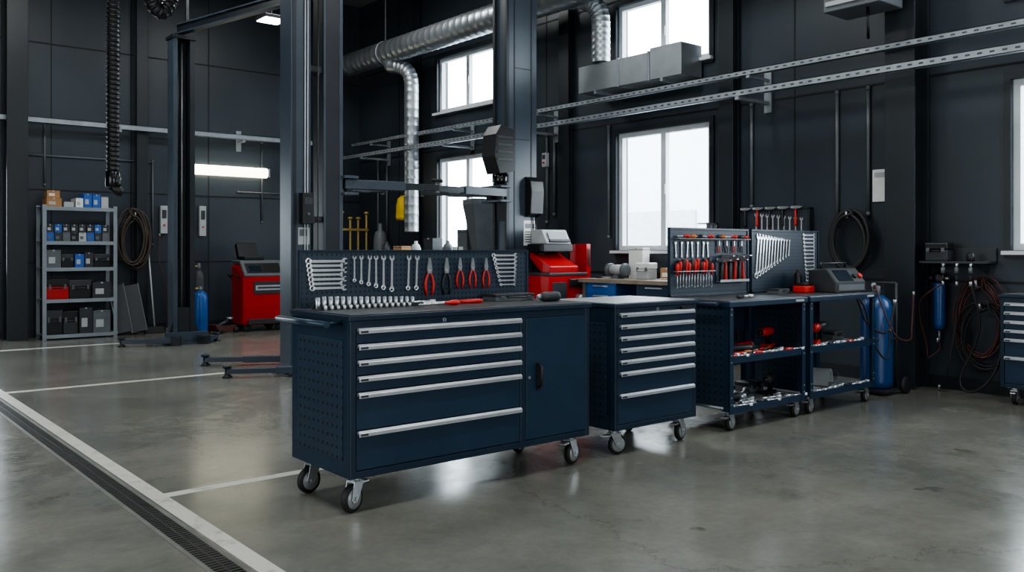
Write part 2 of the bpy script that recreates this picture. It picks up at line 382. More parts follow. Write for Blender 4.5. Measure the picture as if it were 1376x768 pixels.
# ---------------- open carts ----------------
def cart(loc,W,D,bx0,bx1,label,handle):
    e=thing('tool_trolley',label,'trolley',loc,group='open service trolleys'); zb=.15; zt=.94
    for x in (0,W-.05):
        for y in (0,D-.05):
            mb=MB(); ix=x==0; iy=y==0
            mb.box(x,x+.05,(0 if iy else D-.004),(.004 if iy else D),zb,zt-.04,navy)
            xx=0 if ix else W-.004
            mb.box(xx,xx+.004,y,y+.05,zb,zt-.04,navy)
            if iy:
                for z in (.2,.25,.5,.55,.84,.88):
                    mb.cyl((x+.025,-.004,z),(x+.025,0,z),.006,steel,seg=8)
            mb.obj('leg',e)
    s=MB(); s.box(.0045,.007,.05,D-.05,zb+.03,zt-.04,perfYZ); s.obj('perforated_side_panel',e)
    s=MB(); s.box(.05,W-.05,D-.0075,D-.0045,.66,zt-.04,perfXZ); s.obj('perforated_back_panel',e)
    s=MB(); s.box(-.012,W+.008,-.014,D+.003,zt-.045,zt-.006,navy); s.box(.006,W-.006,.004,D-.02,zt-.006,zt,topm); s.obj('worktop',e,bevel=.003)
    s=MB(); s.box(W-.16,W-.05,-.017,-.0145,zt-.034,zt-.018,lgrey); s.obj('label_plate',e)
    for z in (.525,.165):
        s=MB(); s.box(.008,W-.008,.005,D-.009,z-.006,z-.002,navy); s.box(.012,W-.012,.009,D-.014,z-.002,z,greymat); s.box(.006,W-.006,.0045,.009,z-.035,z+.016,navy); s.box(.008,W-.008,D-.014,D-.009,z-.03,z+.028,navy)  # pale liner added to brighten the dark shelf interior
        s.obj('shelf',e,bevel=.0008)
    if handle:
        s=MB(); s.tube([(0,.07,zt-.03),(-.07,.06,zt-.02),(-.09,.06,zt-.02)],.008,navyd,8); s.tube([(0,D-.07,zt-.03),(-.07,D-.06,zt-.02),(-.09,D-.06,zt-.02)],.008,navyd,8); s.tube([(-.09,.04,zt-.02),(-.09,D-.04,zt-.02)],.013,navy,10); s.obj('push_handle',e)
    for (x,y),a in zip(((.07,.06),(W-.08,.06),(.07,D-.07),(W-.07,D-.07)),(rad(10),rad(10),rad(140),rad(250))): caster(e,x,y,zb,a,.06)
    b=MB(); b.box(bx0+.01,bx1-.01,D-.008,D,.955,1.46,perfXZ)
    b.box(bx0,bx1,D-.016,D+.012,1.46,1.475,navyd); b.box(bx0,bx1,D-.016,D+.012,.942,.957,navyd); b.box(bx0,bx0+.014,D-.016,D+.012,.942,1.46,navyd); b.box(bx1-.014,bx1,D-.016,D+.012,.942,1.46,navyd)
    b.obj('tool_board',e,bevel=.001,label='tall perforated navy back board')
    return e
C0=(5.15,3.775); D0=(6.185,3.775); CD=.57
cart((C0[0],C0[1],0),.98,CD,.02,1.02,'navy open trolley with screwdrivers and hammers on board',True)
cart((D0[0],D0[1],0),1.02,CD,.03,1.06,'navy open trolley with fan of wrenches on board',False)

# ---------------- small tool library ----------------
def mk_wrench(L,loc,rot,label,group,fat=1.):
    k=L/.2; mb=MB(); w=.0065*k*fat; R=.0155*k*fat; th=.0035
    mb.prism([(-w,.014*k),(w,.014*k),(w*.8,L-.018*k),(-w*.8,L-.018*k)],'y',-th*.8,th*.8,chrome)
    arc=[(R*math.cos(rad(a)),L-R*.6+R*math.sin(rad(a))) for a in range(65,-246,-20)]
    mb.prism(arc+[(-.45*R,L-.65*R),(.45*R,L-.65*R)],'y',-th,th,chrome)
    mb.tube([(R*.75*math.cos(a*math.pi/6),0,R*.75+R*.75*math.sin(a*math.pi/6)) for a in range(12)],.0042*k*fat,chrome,6,closed=True)
    return mb.top('combination_wrench',label,'wrench',loc,rot,group=group)
def mk_pliers(L,loc,rot,gm,label,group):
    e=thing('pliers',label,'pliers',loc,rot,group); k=L/.2
    mb=MB(); mb.prism([(-.012*k,.115*k),(.012*k,.115*k),(.016*k,.14*k),(.006*k,.2*k),(.001*k,.2*k),(0,.15*k),(-.001*k,.2*k),(-.006*k,.2*k),(-.016*k,.14*k)],'y',-.005,.005,steel)
    mb.cyl((0,-.007,.132*k),(0,.007,.132*k),.007*k,chrome,seg=10); mb.obj('jaws',e)
    for s in (-1,1):
        g=MB(); g.tube([(s*.007*k,0,.118*k),(s*.018*k,0,.095*k),(s*.026*k,0,.06*k),(s*.024*k,0,.03*k),(s*.017*k,0,.0)],[.005*k,.0068*k,.0075*k,.007*k,.005*k],gm,8); g.obj('grip',e)
    return e
def mk_screwdriver(L,loc,rot,gm,label,group):
    e=thing('screwdriver',label,'screwdriver',loc,rot,group); hl=min(.11,L*.5)
    g=MB(); g.lathe([(.004,L-hl),(.009,L-hl+.004),(.008,L-hl+.02),(.015,L-hl*.55),(.016,L-.02),(.012,L-.003),(.006,L)],(0,0,0),gm,'z',10); g.obj('handle',e)
    b=MB(); b.cyl((0,0,.01),(0,0,L-hl+.002),.0035,chrome,seg=8); b.prism([(-.005,.012),(.005,.012),(.004,0),(-.004,0)],'y',-.001,.001,chrome); b.obj('blade',e)
    return e
def mk_hammer(L,loc,rot,gm,label,group):
    e=thing('hammer',label,'hammer',loc,rot,group)
    g=MB(); g.tube([(0,0,0),(0,0,.02),(0,0,L*.45),(0,0,L-.02)],[.012,.016,.012,.009],gm,10); g.obj('handle',e)
    h=MB(); h.box(-.035,.03,-.014,.014,L-.035,L-.005,steel); h.lathe([(.014,.03),(.017,.036),(.017,.055),(.013,.058)],(0,0,L-.02),steel,'x',12); h.prism([(-.035,L-.035),(-.035,L-.005),(-.085,L-.012),(-.085,L-.02)],'y',-.012,.012,steel); h.obj('head',e)
    return e
def mk_ratchet(L,loc,rot,gm,label,group=None):
    e=thing('ratchet_wrench',label,'ratchet',loc,rot,group)
    g=MB(); g.tube([(0,0,.014),(.02,0,.014),(L*.4,0,.014)],[.01,.0135,.011],gm,10); g.obj('grip',e)
    h=MB(); h.tube([(L*.4,0,.014),(L-.04,0,.014)],[.007,.007],chrome,8); h.lathe([(.017,.003),(.02,.006),(.02,.022),(.016,.025)],(L-.02,0,0),chrome,'z',14); h.obj('head',e)
    return e
def mk_drill(loc,rot,c,label,s=1):
    e=thing('cordless_drill',label,'power tool',loc,rot)
    b=MB(); b.lathe([(.02,-.09),(.034,-.08),(.036,.02),(.03,.07),(.022,.085)],(0,0,.135),c,'x',16); b.obj('housing',e)
    g=MB(); g.prism([(-.06,.03),(-.02,.03),(-.015,.115),(-.06,.115)],'y',-.016,.016,black); g.obj('grip',e)
    q=MB(); q.lathe([(.018,.085),(.02,.1),(.012,.13),(.004,.133)],(0,0,.135),black,'x',12); q.obj('chuck',e)
    t_=MB(); t_.box(-.1,.02,-.036,.036,0,.036,c if c is redp else black); t_.obj('battery',e,bevel=.004)
    return e
def mk_grinder(loc,rot,c,label):
    e=thing('angle_grinder',label,'power tool',loc,rot)
    b=MB(); b.tube([(-.14,0,.035),(-.12,0,.035),(0,0,.035),(.07,0,.035),(.085,0,.035)],[.02,.028,.026,.034,.03],c,14); b.obj('housing',e)
    g=MB(); g.tube([(.08,0,.035),(.12,0,.035),(.145,0,.035)],[.03,.028,.016],steel,12); g.lathe([(.05,.0),(.062,.003),(.062,.014),(.02,.02)],(.12,0,0),mgrey,'z',20); g.obj('gear_head',e)
    return e
def mk_case(w,d,h,loc,rot,c1,c2,label,name='tool_case',group=None):
    e=thing(name,label,'case',loc,rot,group)
    b=MB(); b.box(0,w,0,d,0,h*.62,c1); b.obj('body',e,bevel=min(.012,h*.08))
    l=MB(); l.box(-.004,w+.004,-.004,d+.004,h*.62,h,c2); l.obj('lid',e,bevel=min(.012,h*.08))
    g=MB(); g.tube([(w*.3,-.004,h*.55),(w*.3,-.03,h*.55),(w*.7,-.03,h*.55),(w*.7,-.004,h*.55)],min(.008,h*.12),c2,8); g.obj('handle',e)
    for x in (.16,.84):
        q=MB(); q.box(w*x-.015,w*x+.015,-.01,-.002,h*.5,h*.72,mgrey); q.obj('latch',e)
    return e
def mk_carton(w,d,h,loc,c,label,rz=0,group=None,strip=None):
    mb=MB(); mb.box(0,w,0,d,0,h,c); mb.box(w*.44,w*.56,-.001,d+.001,h-.02,h+.001,strip or lgrey); mb.box(w*.15,w*.6,-.0015,0,h*.25,h*.6,strip or white)
    mb.box(-.0005,w+.0005,-.0008,d+.0008,h*.93,h*.95,dgrey)
    return mb.top('storage_box',label,'box',loc,(0,0,rz),bevel=.002,group=group)

# ---- tools on long workbench board ----
YBd=A0[1]+.635-.028
yT=YBd-.006
zt=.985
def peg(px,py): 
    x=Xat(px,yT); return x,Zat(py,x,yT)
HW='silver combination wrench lying horizontally on the board pegs'
for k in range(7):
    x,z=peg(411,351+k*6.1); L=.235-.005*k
    mk_wrench(L+.012*(k%2==0),(x+.004*k,yT-.002,z),(0,rad(90),0),HW,'horizontal wrenches on the workbench board')
for k,px in enumerate((476,485,495,505,515,526)):
    L=.145+.012*k; x,z=peg(px,344); mk_wrench(L,(x,yT-.002,z-L),(0,rad(random.uniform(-3,3)),0),'silver combination wrench hanging upright on the board','upright wrenches on the workbench board',1.05)
for px in (548,559):
    x,z=peg(px,344); mk_wrench(.2,(x,yT-.002,z-.2),(0,rad(2),0),'long silver combination wrench hanging upright','upright wrenches on the workbench board')
for px,m,lb in ((576,redp,'red-handled combination pliers hanging on the board'),(599,black,'black-handled long pliers hanging on the board'),(617,redp,'red-handled side cutters hanging on the board'),(634,redp,'red-handled long-nose pliers hanging on the board'),(652,redp,'red-handled pliers hanging near the end of the board')):
    x,z=peg(px,346); L=.225 if px in(576,599) else .19; mk_pliers(L,(x,yT-.008,z-L),(0,0,0),m,lb,'pliers on the workbench board')
for k in range(8):
    x,z=peg(661+k*1.5,343+k*5.6); L=.205-.011*k
    mk_wrench(L,(x,yT-.002,z),(0,rad(90),0),HW,'short horizontal wrenches on the workbench board')
R=.0125
sx0=Xat(428,4.18)
sk=MB(); sk.lathe([(R*.85,0),(R,.003),(R,.058),(R*.75,.06),(R*.7,.04)],(0,0,0),sockm,'z',14)
tr=MB(); tr.box(0,.64,0,.07,0,.006,dgrey); tr.box(0,.64,.066,.07,.006,.03,dgrey); tr.box(0,.64,0,.004,.006,.02,dgrey); tr.top('socket_rail','slim dark socket tray lying on the worktop','tool tray',(sx0-.02,4.15,zt),bevel=.001)
first=sk.top('socket','chrome hex socket standing in the socket tray','socket',(sx0+.0,4.188,zt+.006),group='chrome sockets on the worktop')
for k in range(1,17):
    clone(first,(sx0+.037*k,4.188,zt+.006),scale=(1-.012*k,1-.012*k,1.1-.02*k))
sk=MB(); sk.lathe([(.006,0),(.0085,.002),(.0085,.024),(.006,.026)],(0,0,0),sockm,'z',12)
small=sk.top('socket','small chrome socket standing before the tray','socket',(sx0+.01,4.12,zt),group='small chrome sockets on the worktop')
for k in range(1,15): clone(small,(sx0+.01+.037*k,4.12,zt))
mk_ratchet(.42,(Xat(648,4.13),4.13,zt),(0,0,rad(180)),redp,'long red-handled ratchet wrench lying on the worktop')
mk_ratchet(.30,(Xat(535,4.22),4.27,zt),(0,0,rad(3)),black,'black-handled ratchet wrench lying on the worktop')
mk_screwdriver(.3,(Xat(560,4.05),4.03,zt+.0165),(0,rad(90),rad(6)),redp,'long screwdriver with red handle lying on the worktop',None)
mk_case(.30,.15,.045,(Xat(664,4.2),4.18,zt),(0,0,rad(-2)),mgrey,dgrey,'flat dark plastic case lying on the worktop')
e=thing('impact_driver','black and red power tool resting on the worktop','power tool',(Xat(735,4.0),4.0,zt),(0,0,rad(172)))
b=MB(); b.tube([(-.09,0,.03),(-.07,0,.03),(.02,0,.03),(.05,0,.03)],[.024,.03,.03,.02],dgrey,14); b.obj('housing',e)
b=MB(); b.tube([(.05,0,.03),(.075,0,.03)],[.019,.012],steel,10); b.obj('chuck',e)
b=MB(); b.prism([(-.07,.0),(-.03,.0),(-.03,-.1),(-.07,-.1)],'z',.006,.04,redp); b.obj('grip',e,bevel=.005)

# ---- tools on trolley boards ----
yc=C0[1]+CD-.012
g='tools on the first trolley board'
rl=MB(); x0=C0[0]+.06; rl.box(x0,x0+.92,yc-.05,yc-.0,1.385,1.392,steel); rl.box(x0,x0+.92,yc-.052,yc-.05,1.385,1.394,mgrey); rl.top('magnetic_tool_strip','steel tool ledge fixed near the top of the board','tool rail')
for k in range(9):
    m=(redp,orange,black,redp,black,orange,redp,black,redp)[k]
    mk_screwdriver(.13,(C0[0]+.07+.1*k,yc-.03+.006*(k%2),1.392+.0165),(0,rad(90),rad(8*(k%3-1))),m,'%s-handled screwdriver lying on the board ledge'%('red' if m is redp else 'orange' if m is orange else 'black'),g)
rl=MB(); rl.box(x0,x0+.46,yc-.045,yc,1.135,1.141,steel); rl.top('tool_rail','steel screwdriver rack fixed to the perforated board','tool rail')
rl=MB(); rl.box(x0+.52,x0+.91,yc-.045,yc,1.045,1.051,steel); rl.box(x0+.52,x0+.91,yc-.047,yc-.045,1.045,1.065,steel); rl.top('tool_rail','steel tool rack fixed lower on the perforated board','tool rail')
for k in range(13):
    m=(redp,redp,black)[k%3]; L=.19+.01*(k%4)
    mk_screwdriver(L,(x0+.02+.035*k,yc-.024,1.01+.006*(k%3)),(0,0,0),m,'%s screwdriver standing in the board rack'%('red-handled' if m is redp else 'black-handled'),'screwdrivers in the board rack')
for k in range(6):
    mk_hammer(.19+.03*(k%2),(x0+.56+.06*k,yc-.022,1.051),(0,rad(3*(k%3-1)),rad(90)),redp if k%2 else black,'small hammer with %s handle in the board rack'%('red' if k%2 else 'black'),'hammers in the board rack')
for k in range(7):
    mk_wrench(.12,(x0+.03+.065*k,yc-.003,1.245),(0,rad(4*(k%3-1)),0),'small silver wrench hanging under the board ledge','small wrenches under the ledge',1.2)
for k in range(4):
    mk_pliers(.10,(x0+.55+.1*k,yc-.01,1.278),(0,0,0),(redp,black)[k%2],'small %s-gripped pliers hanging under the ledge'%(('red','black')[k%2]),'small pliers under the ledge')
yd=D0[1]+CD-.012
for k in range(12):
    L=.37-.021*k; x=D0[0]+.09+.044*k
    mk_wrench(L,(x,yd-.002,1.435-L-.004*k),(0,rad(6),0),'silver combination wrench hanging in a graduated row','graduated wrenches on the trolley board',.95)
for k in range(13):
    mk_wrench(.19-.004*k,(D0[0]+.80+.004*k,yd-.002,1.435-k*.034),(0,rad(90),0),'short silver wrench mounted horizontally on the board','stacked short wrenches on the trolley board',1.15)
mb=MB(); mb.lathe([(.03,0),(.032,.004),(.032,.15),(.02,.168),(.014,.17),(.014,.19),(.008,.192)],(0,0,0),black,'z',16); mb.top('spray_can','black aerosol can standing on the trolley top','spray can',(D0[0]+.60,yd-.08,.94))
mk_case(.2,.1,.04,(D0[0]+.12,yd-.2,.94),(0,0,rad(8)),mgrey,dgrey,'small grey parts case on the trolley top')
for k,(dx,dy,rz,c,fn) in enumerate(((.16,.27,20,redp,'d'),(.38,.22,160,dgrey,'g'),(.60,.3,10,redp,'g'),(.80,.24,190,redp,'d'))):
    f=mk_drill if fn=='d' else mk_grinder
    f((C0[0]+dx,C0[1]+dy,.525),(0,0,rad(rz)),c,('red' if c is redp else 'dark grey')+(' cordless drill' if fn=='d' else ' angle grinder')+' lying on the trolley middle shelf')
for k in range(7):
    mk_ratchet(.2,(C0[0]+.05+.12*k,C0[1]+.05+.03*(k%2),.525),(0,0,rad(12*(k%3-1))),(redp,steel,black)[k%3],'%s-handled ratchet on the trolley middle shelf'%(('red','steel','black')[k%3]),'ratchets on the trolley shelf')
for k in range(6):
    mk_screwdriver(.2,(C0[0]+.08+.14*k,C0[1]+.14,.525+.0165),(0,rad(90),rad(-20+11*k)),(redp,orange,black)[k%3],'%s-handled screwdriver lying on the middle shelf'%(('red','orange','black')[k%3]),'screwdrivers lying on the trolley shelf')
mk_case(.2,.16,.07,(C0[0]+.08,C0[1]+.3,.165),(0,0,rad(5)),mgrey,dgrey,'dark plastic case on the trolley bottom shelf')
mk_grinder((C0[0]+.30,C0[1]+.22,.165),(0,0,rad(-20)),dgrey,'dark grey angle grinder beside the case')
mk_grinder((C0[0]+.55,C0[1]+.26,.165),(0,0,rad(30)),dgrey,'dark grey angle grinder on the trolley bottom shelf')
mk_drill((C0[0]+.78,C0[1]+.2,.165),(0,0,rad(200)),dgrey,'dark grey cordless drill on the bottom shelf')
mk_case(.18,.14,.08,(C0[0]+.74,C0[1]+.36,.165),(0,0,rad(-6)),mgrey,dgrey,'grey case with dark lid on the bottom shelf')
for k in range(7): mk_ratchet(.24,(C0[0]+.05+.12*k,C0[1]+.05+.04*(k%3),.165),(0,0,rad(10*(k%3-1))),(steel,black)[k%2],'%s bar ratchet on the trolley bottom shelf'%(('steel','black')[k%2]),'bar tools on the bottom shelf')
mk_drill((D0[0]+.2,D0[1]+.22,.525),(0,0,rad(190)),redp,'red cordless drill on the middle shelf beside black drill')
mk_drill((D0[0]+.4,D0[1]+.19,.525),(0,0,rad(20)),redp,'red cordless impact driver on the middle shelf')
mk_drill((D0[0]+.62,D0[1]+.26,.525),(0,0,rad(10)),dgrey,'black cordless drill on the middle shelf')
mk_case(.18,.16,.07,(D0[0]+.78,D0[1]+.25,.525),(0,0,0),mgrey,dgrey,'low grey case on the middle shelf')
for k in range(6): mk_ratchet(.2,(D0[0]+.06+.15*k,D0[1]+.05+.03*(k%2),.525),(0,0,rad(8*(k%3-1))),(steel,redp,black)[k%3],'%s-handled ratchet along the shelf edge'%(('steel','red','black')[k%3]),'ratchets on the trolley shelf')
def cover(x,y,z,rz,m,lab):
    e=thing('wheel_cover',lab,'machine part',(x,y,z),(0,0,rad(rz)))
    b=MB(); pts=[(.13*math.cos(rad(a)),.008+.13*math.sin(rad(a))) for a in range(0,181,15)]; pts+= [(.115*math.cos(rad(a)),.008+.115*math.sin(rad(a))) for a in range(180,-1,-15)]
    b.prism(pts,'y',-.07,.07,m); b.obj('shell',e); b=MB(); b.box(-.15,.15,-.08,.08,0,.008,mgrey); b.obj('base',e)
cover(D0[0]+.58,D0[1]+.24,.165,20,lgrey,'curved grey metal wheel guard on the trolley bottom shelf')
mk_grinder((D0[0]+.24,D0[1]+.2,.165),(0,0,rad(40)),dgrey,'dark grey angle grinder on the lower shelf')
mk_case(.17,.14,.08,(D0[0]+.8,D0[1]+.3,.165),(0,0,rad(4)),mgrey,dgrey,'grey case on the trolley bottom shelf')
for k in range(5): mk_ratchet(.22,(D0[0]+.07+.18*k,D0[1]+.05,.165),(0,0,rad(7*(k%3-1))),(steel,black)[k%2],'%s bar ratchet on the lower trolley shelf'%(('steel','black')[k%2]),'bar tools on the bottom shelf')
e=thing('diagnostic_tester','dark grey workshop charger with slanted front panel on trolley','diagnostic device',(D0[0]+.60,D0[1]+.12,.94),(0,0,rad(-6)))
b=MB(); b.prism([(0,0),(.28,0),(.28,.19),(.10,.21),(.0,.09)],'x',0,.41,dgrey); b.obj('housing',e,bevel=.012)
b=MB(); b.M=Matrix.Translation((.05,.006,.098))@Matrix.Rotation(rad(50),4,'X'); b.box(0,.2,0,.12,-.002,.004,screen); b.cyl((.25,.05,0),(.25,.05,.018),.022,black); b.cyl((.32,.05,0),(.32,.05,.018),.022,redp); b.obj('control_panel',e)
b=MB(); b.tube([(.04,.18,.19),(.04,.18,.25),(.37,.18,.25),(.37,.18,.19)],.011,black,8); b.obj('carry_handle',e)
b=MB(); b.box(.03,.38,-.006,.0,.02,.07,mgrey); b.obj('vent_grille',e)
e=thing('battery_charger','flat red and black charger on the trolley top','charger',(D0[0]+.38,D0[1]+.27,.94),(0,0,rad(5)))
b=MB(); b.box(0,.17,0,.12,0,.06,redp); b.obj('housing',e,bevel=.012); b=MB(); b.box(.02,.15,.015,.105,.06,.085,black); b.obj('battery',e,bevel=.006)
mk_ratchet(.25,(C0[0]+.3,C0[1]+.15,.94),(0,0,rad(10)),black,'black-handled ratchet on the trolley top')

# ---------------- wall board by the windows ----------------
xb=8.34
mb=MB(); mb.box(xb-.01,8.392,5.1,5.94,1.1,1.74,perfYZw); mb.box(xb-.02,8.392,5.08,5.1,1.09,1.75,colm); mb.box(xb-.02,8.392,5.94,5.955,1.09,1.75,colm); mb.box(xb-.02,8.392,5.08,5.955,1.74,1.755,colm); mb.top('wall_tool_board','dark perforated tool board mounted on the wall','tool board',bevel=.001)
for k in range(9): mk_wrench(.26-.008*k,(xb-.014,5.74-.07*k,1.71-.26),(0,0,rad(90)),'silver wrench hanging on the wall tool board','wrenches on the wall board',1.2)
wb=MB(); wb.box(8.1,8.392,6.25,6.38,1.60,1.615,steel); wb.box(8.1,8.392,6.25,6.255,1.45,1.60,steel); wb.top('wall_bracket','small steel wall bracket for hanging pliers','bracket')
for k in range(3): mk_pliers(.26,(8.10+.09*k,6.24,1.33),(0,0,0),redp,'large red-handled pliers hanging from the wall bracket','pliers on the wall bracket')
for k in range(5):
    mk_hammer(.22,(xb-.03,5.88-.16*k,1.56),(0,0,rad(90)),(black,redp)[k%3==1],'hammer with %s handle held on the wall board'%(('black','red')[k%3==1]),'hammers on the wall board')

# ---------------- window bench ----------------
e=thing('workbench','wooden-topped steel workbench with blue drawers under the window','workbench',(7.66,7.90,0),(0,0,rad(-90)))
b=MB(); b.box(0,1.63,0,.58,.90,.95,wood); b.obj('top',e,bevel=.004)
b=MB()
for x in (.04,1.53):
    for y in (.04,.52): b.box(x,x+.06,y,y+.05,0,.9,mgrey)
b.box(.04,1.57,.52,.55,.1,.2,mgrey); b.box(.04,.07,.04,.55,.1,.2,mgrey); b.box(1.54,1.57,.04,.55,.1,.2,mgrey); b.obj('frame',e,bevel=.002)
b=MB(); b.box(.12,.62,.03,.52,.5,.9,blue); cb=b.obj('drawer_unit',e,bevel=.002)
for z in (.52,.65,.77):
    b=MB(); b.box(.13,.61,.022,.03,z,z+.11,blue); b.box(.25,.5,.008,.022,z+.085,z+.1,alu); b.obj('drawer',cb)
b=MB(); b.box(.95,1.5,.03,.52,.5,.9,navy); cb=b.obj('drawer_unit',e,bevel=.002)
for z in (.52,.65,.77):
    b=MB(); b.box(.96,1.49,.022,.03,z,z+.11,navy); b.box(1.1,1.35,.008,.022,z+.085,z+.1,alu); b.obj('drawer',cb)
e=thing('bench_grinder','grey bench grinder on the window workbench','bench grinder',(7.9,7.45,.95),(0,0,rad(-90)))
b=MB(); b.box(-.06,.06,-.06,.06,0,.03,mgrey); b.lathe([(.03,-.1),(.06,-.09),(.065,0),(.06,.09),(.03,.1)],(0,0,.11),lgrey,'x',16); b.prism([(-.04,.03),(.04,.03),(.03,.08),(-.03,.08)],'y',-.04,.04,mgrey); b.obj('motor',e)
for s in (-1,1):
    b=MB(); b.lathe([(.07,s*.10),(.08,s*.105),(.08,s*.15),(.06,s*.155)],(0,0,.11),mgrey,'x',20); b.obj('wheel_guard',e)
mk_case(.2,.16,.2,(7.9,7.15,.95),(0,0,rad(-90)),lgrey,white,'white and grey box on the window workbench')
mk_carton(.2,.16,.38,(8.05,7.40,.95),white,'tall white carton on the window workbench',rad(-80))
mk_carton(.16,.12,.14,(8.0,6.85,.95),card,'small cardboard box on the window workbench',rad(-80))
for k in range(4):
    mb=MB(); mb.lathe([(.03,0),(.035,.005),(.035,.14),(.02,.16),(.014,.19)],(0,0,0),(blue,redp,lgrey,dgrey)[k],'z',14); mb.top('fluid_bottle','small %s bottle on the window workbench'%(('blue','red','light grey','dark grey')[k]),'bottle',(8.1+.02*(k%2),6.78-.1*k,.95))
mk_screwdriver(.25,(7.8,6.75,.9665),(0,rad(90),rad(-70)),redp,'red-handled screwdriver on the window workbench',None)
mk_ratchet(.25,(7.85,7.78,.95),(0,0,rad(-80)),black,'black-handled ratchet on the window workbench')

# ---------------- red wheel balancer ----------------
e=thing('wheel_balancer','boxy red wheel balancing machine with grey console by the lift','workshop machine',(7.24,7.98,0))
b=MB(); b.box(0,.66,0,.41,.05,.98,red); b.box(.02,.64,-.004,0,.5,.54,black); b.box(.06,.3,-.005,0,.60,.9,dgrey); b.obj('cabinet',e,bevel=.012)
b=MB(); b.box(.0,.66,-.01,.41,.98,1.02,dgrey); b.box(.34,.62,-.02,.02,.84,.94,black); b.obj('tray',e,bevel=.008)
b=MB(); b.prism([(.0,1.02),(.16,1.02),(.38,1.20),(.38,1.28),(.0,1.10)],'x',.02,.5,red); b.obj('hood',e,bevel=.008)
b=MB(); b.box(.1,.2,.31,.39,1.02,1.38,black); b.obj('console_post',e)
b=MB(); b.prism([(.08,1.38),(.38,1.38),(.38,1.56),(.18,1.56)],'x',.04,.46,lgrey); b.box(.07,.43,.06,.08,1.40,1.44,black); b.box(.0,.5,.10,.41,1.28,1.38,black); b.obj('console',e,bevel=.012)
b=MB(); b.M=Matrix.Translation((.1,.095,1.43))@Matrix.Rotation(rad(64),4,'X'); b.box(0,.3,0,.11,-.002,.004,screen); b.obj('screen',e)
b=MB(); b.box(.70,.77,.05,.36,.9,1.38,red); b.box(.715,.755,.045,.05,1.1,1.32,black); b.box(.66,.705,.1,.3,.9,.96,black); b.obj('side_guard',e,bevel=.012)
b=MB(); b.lathe([(.02,-.12),(.05,-.11),(.05,-.02),(.02,.0)],(.48,0,.7),steel,'y',16); b.obj('shaft',e)
b=MB(); b.box(-.01,.67,-.005,.415,0,.05,black); b.obj('base',e)

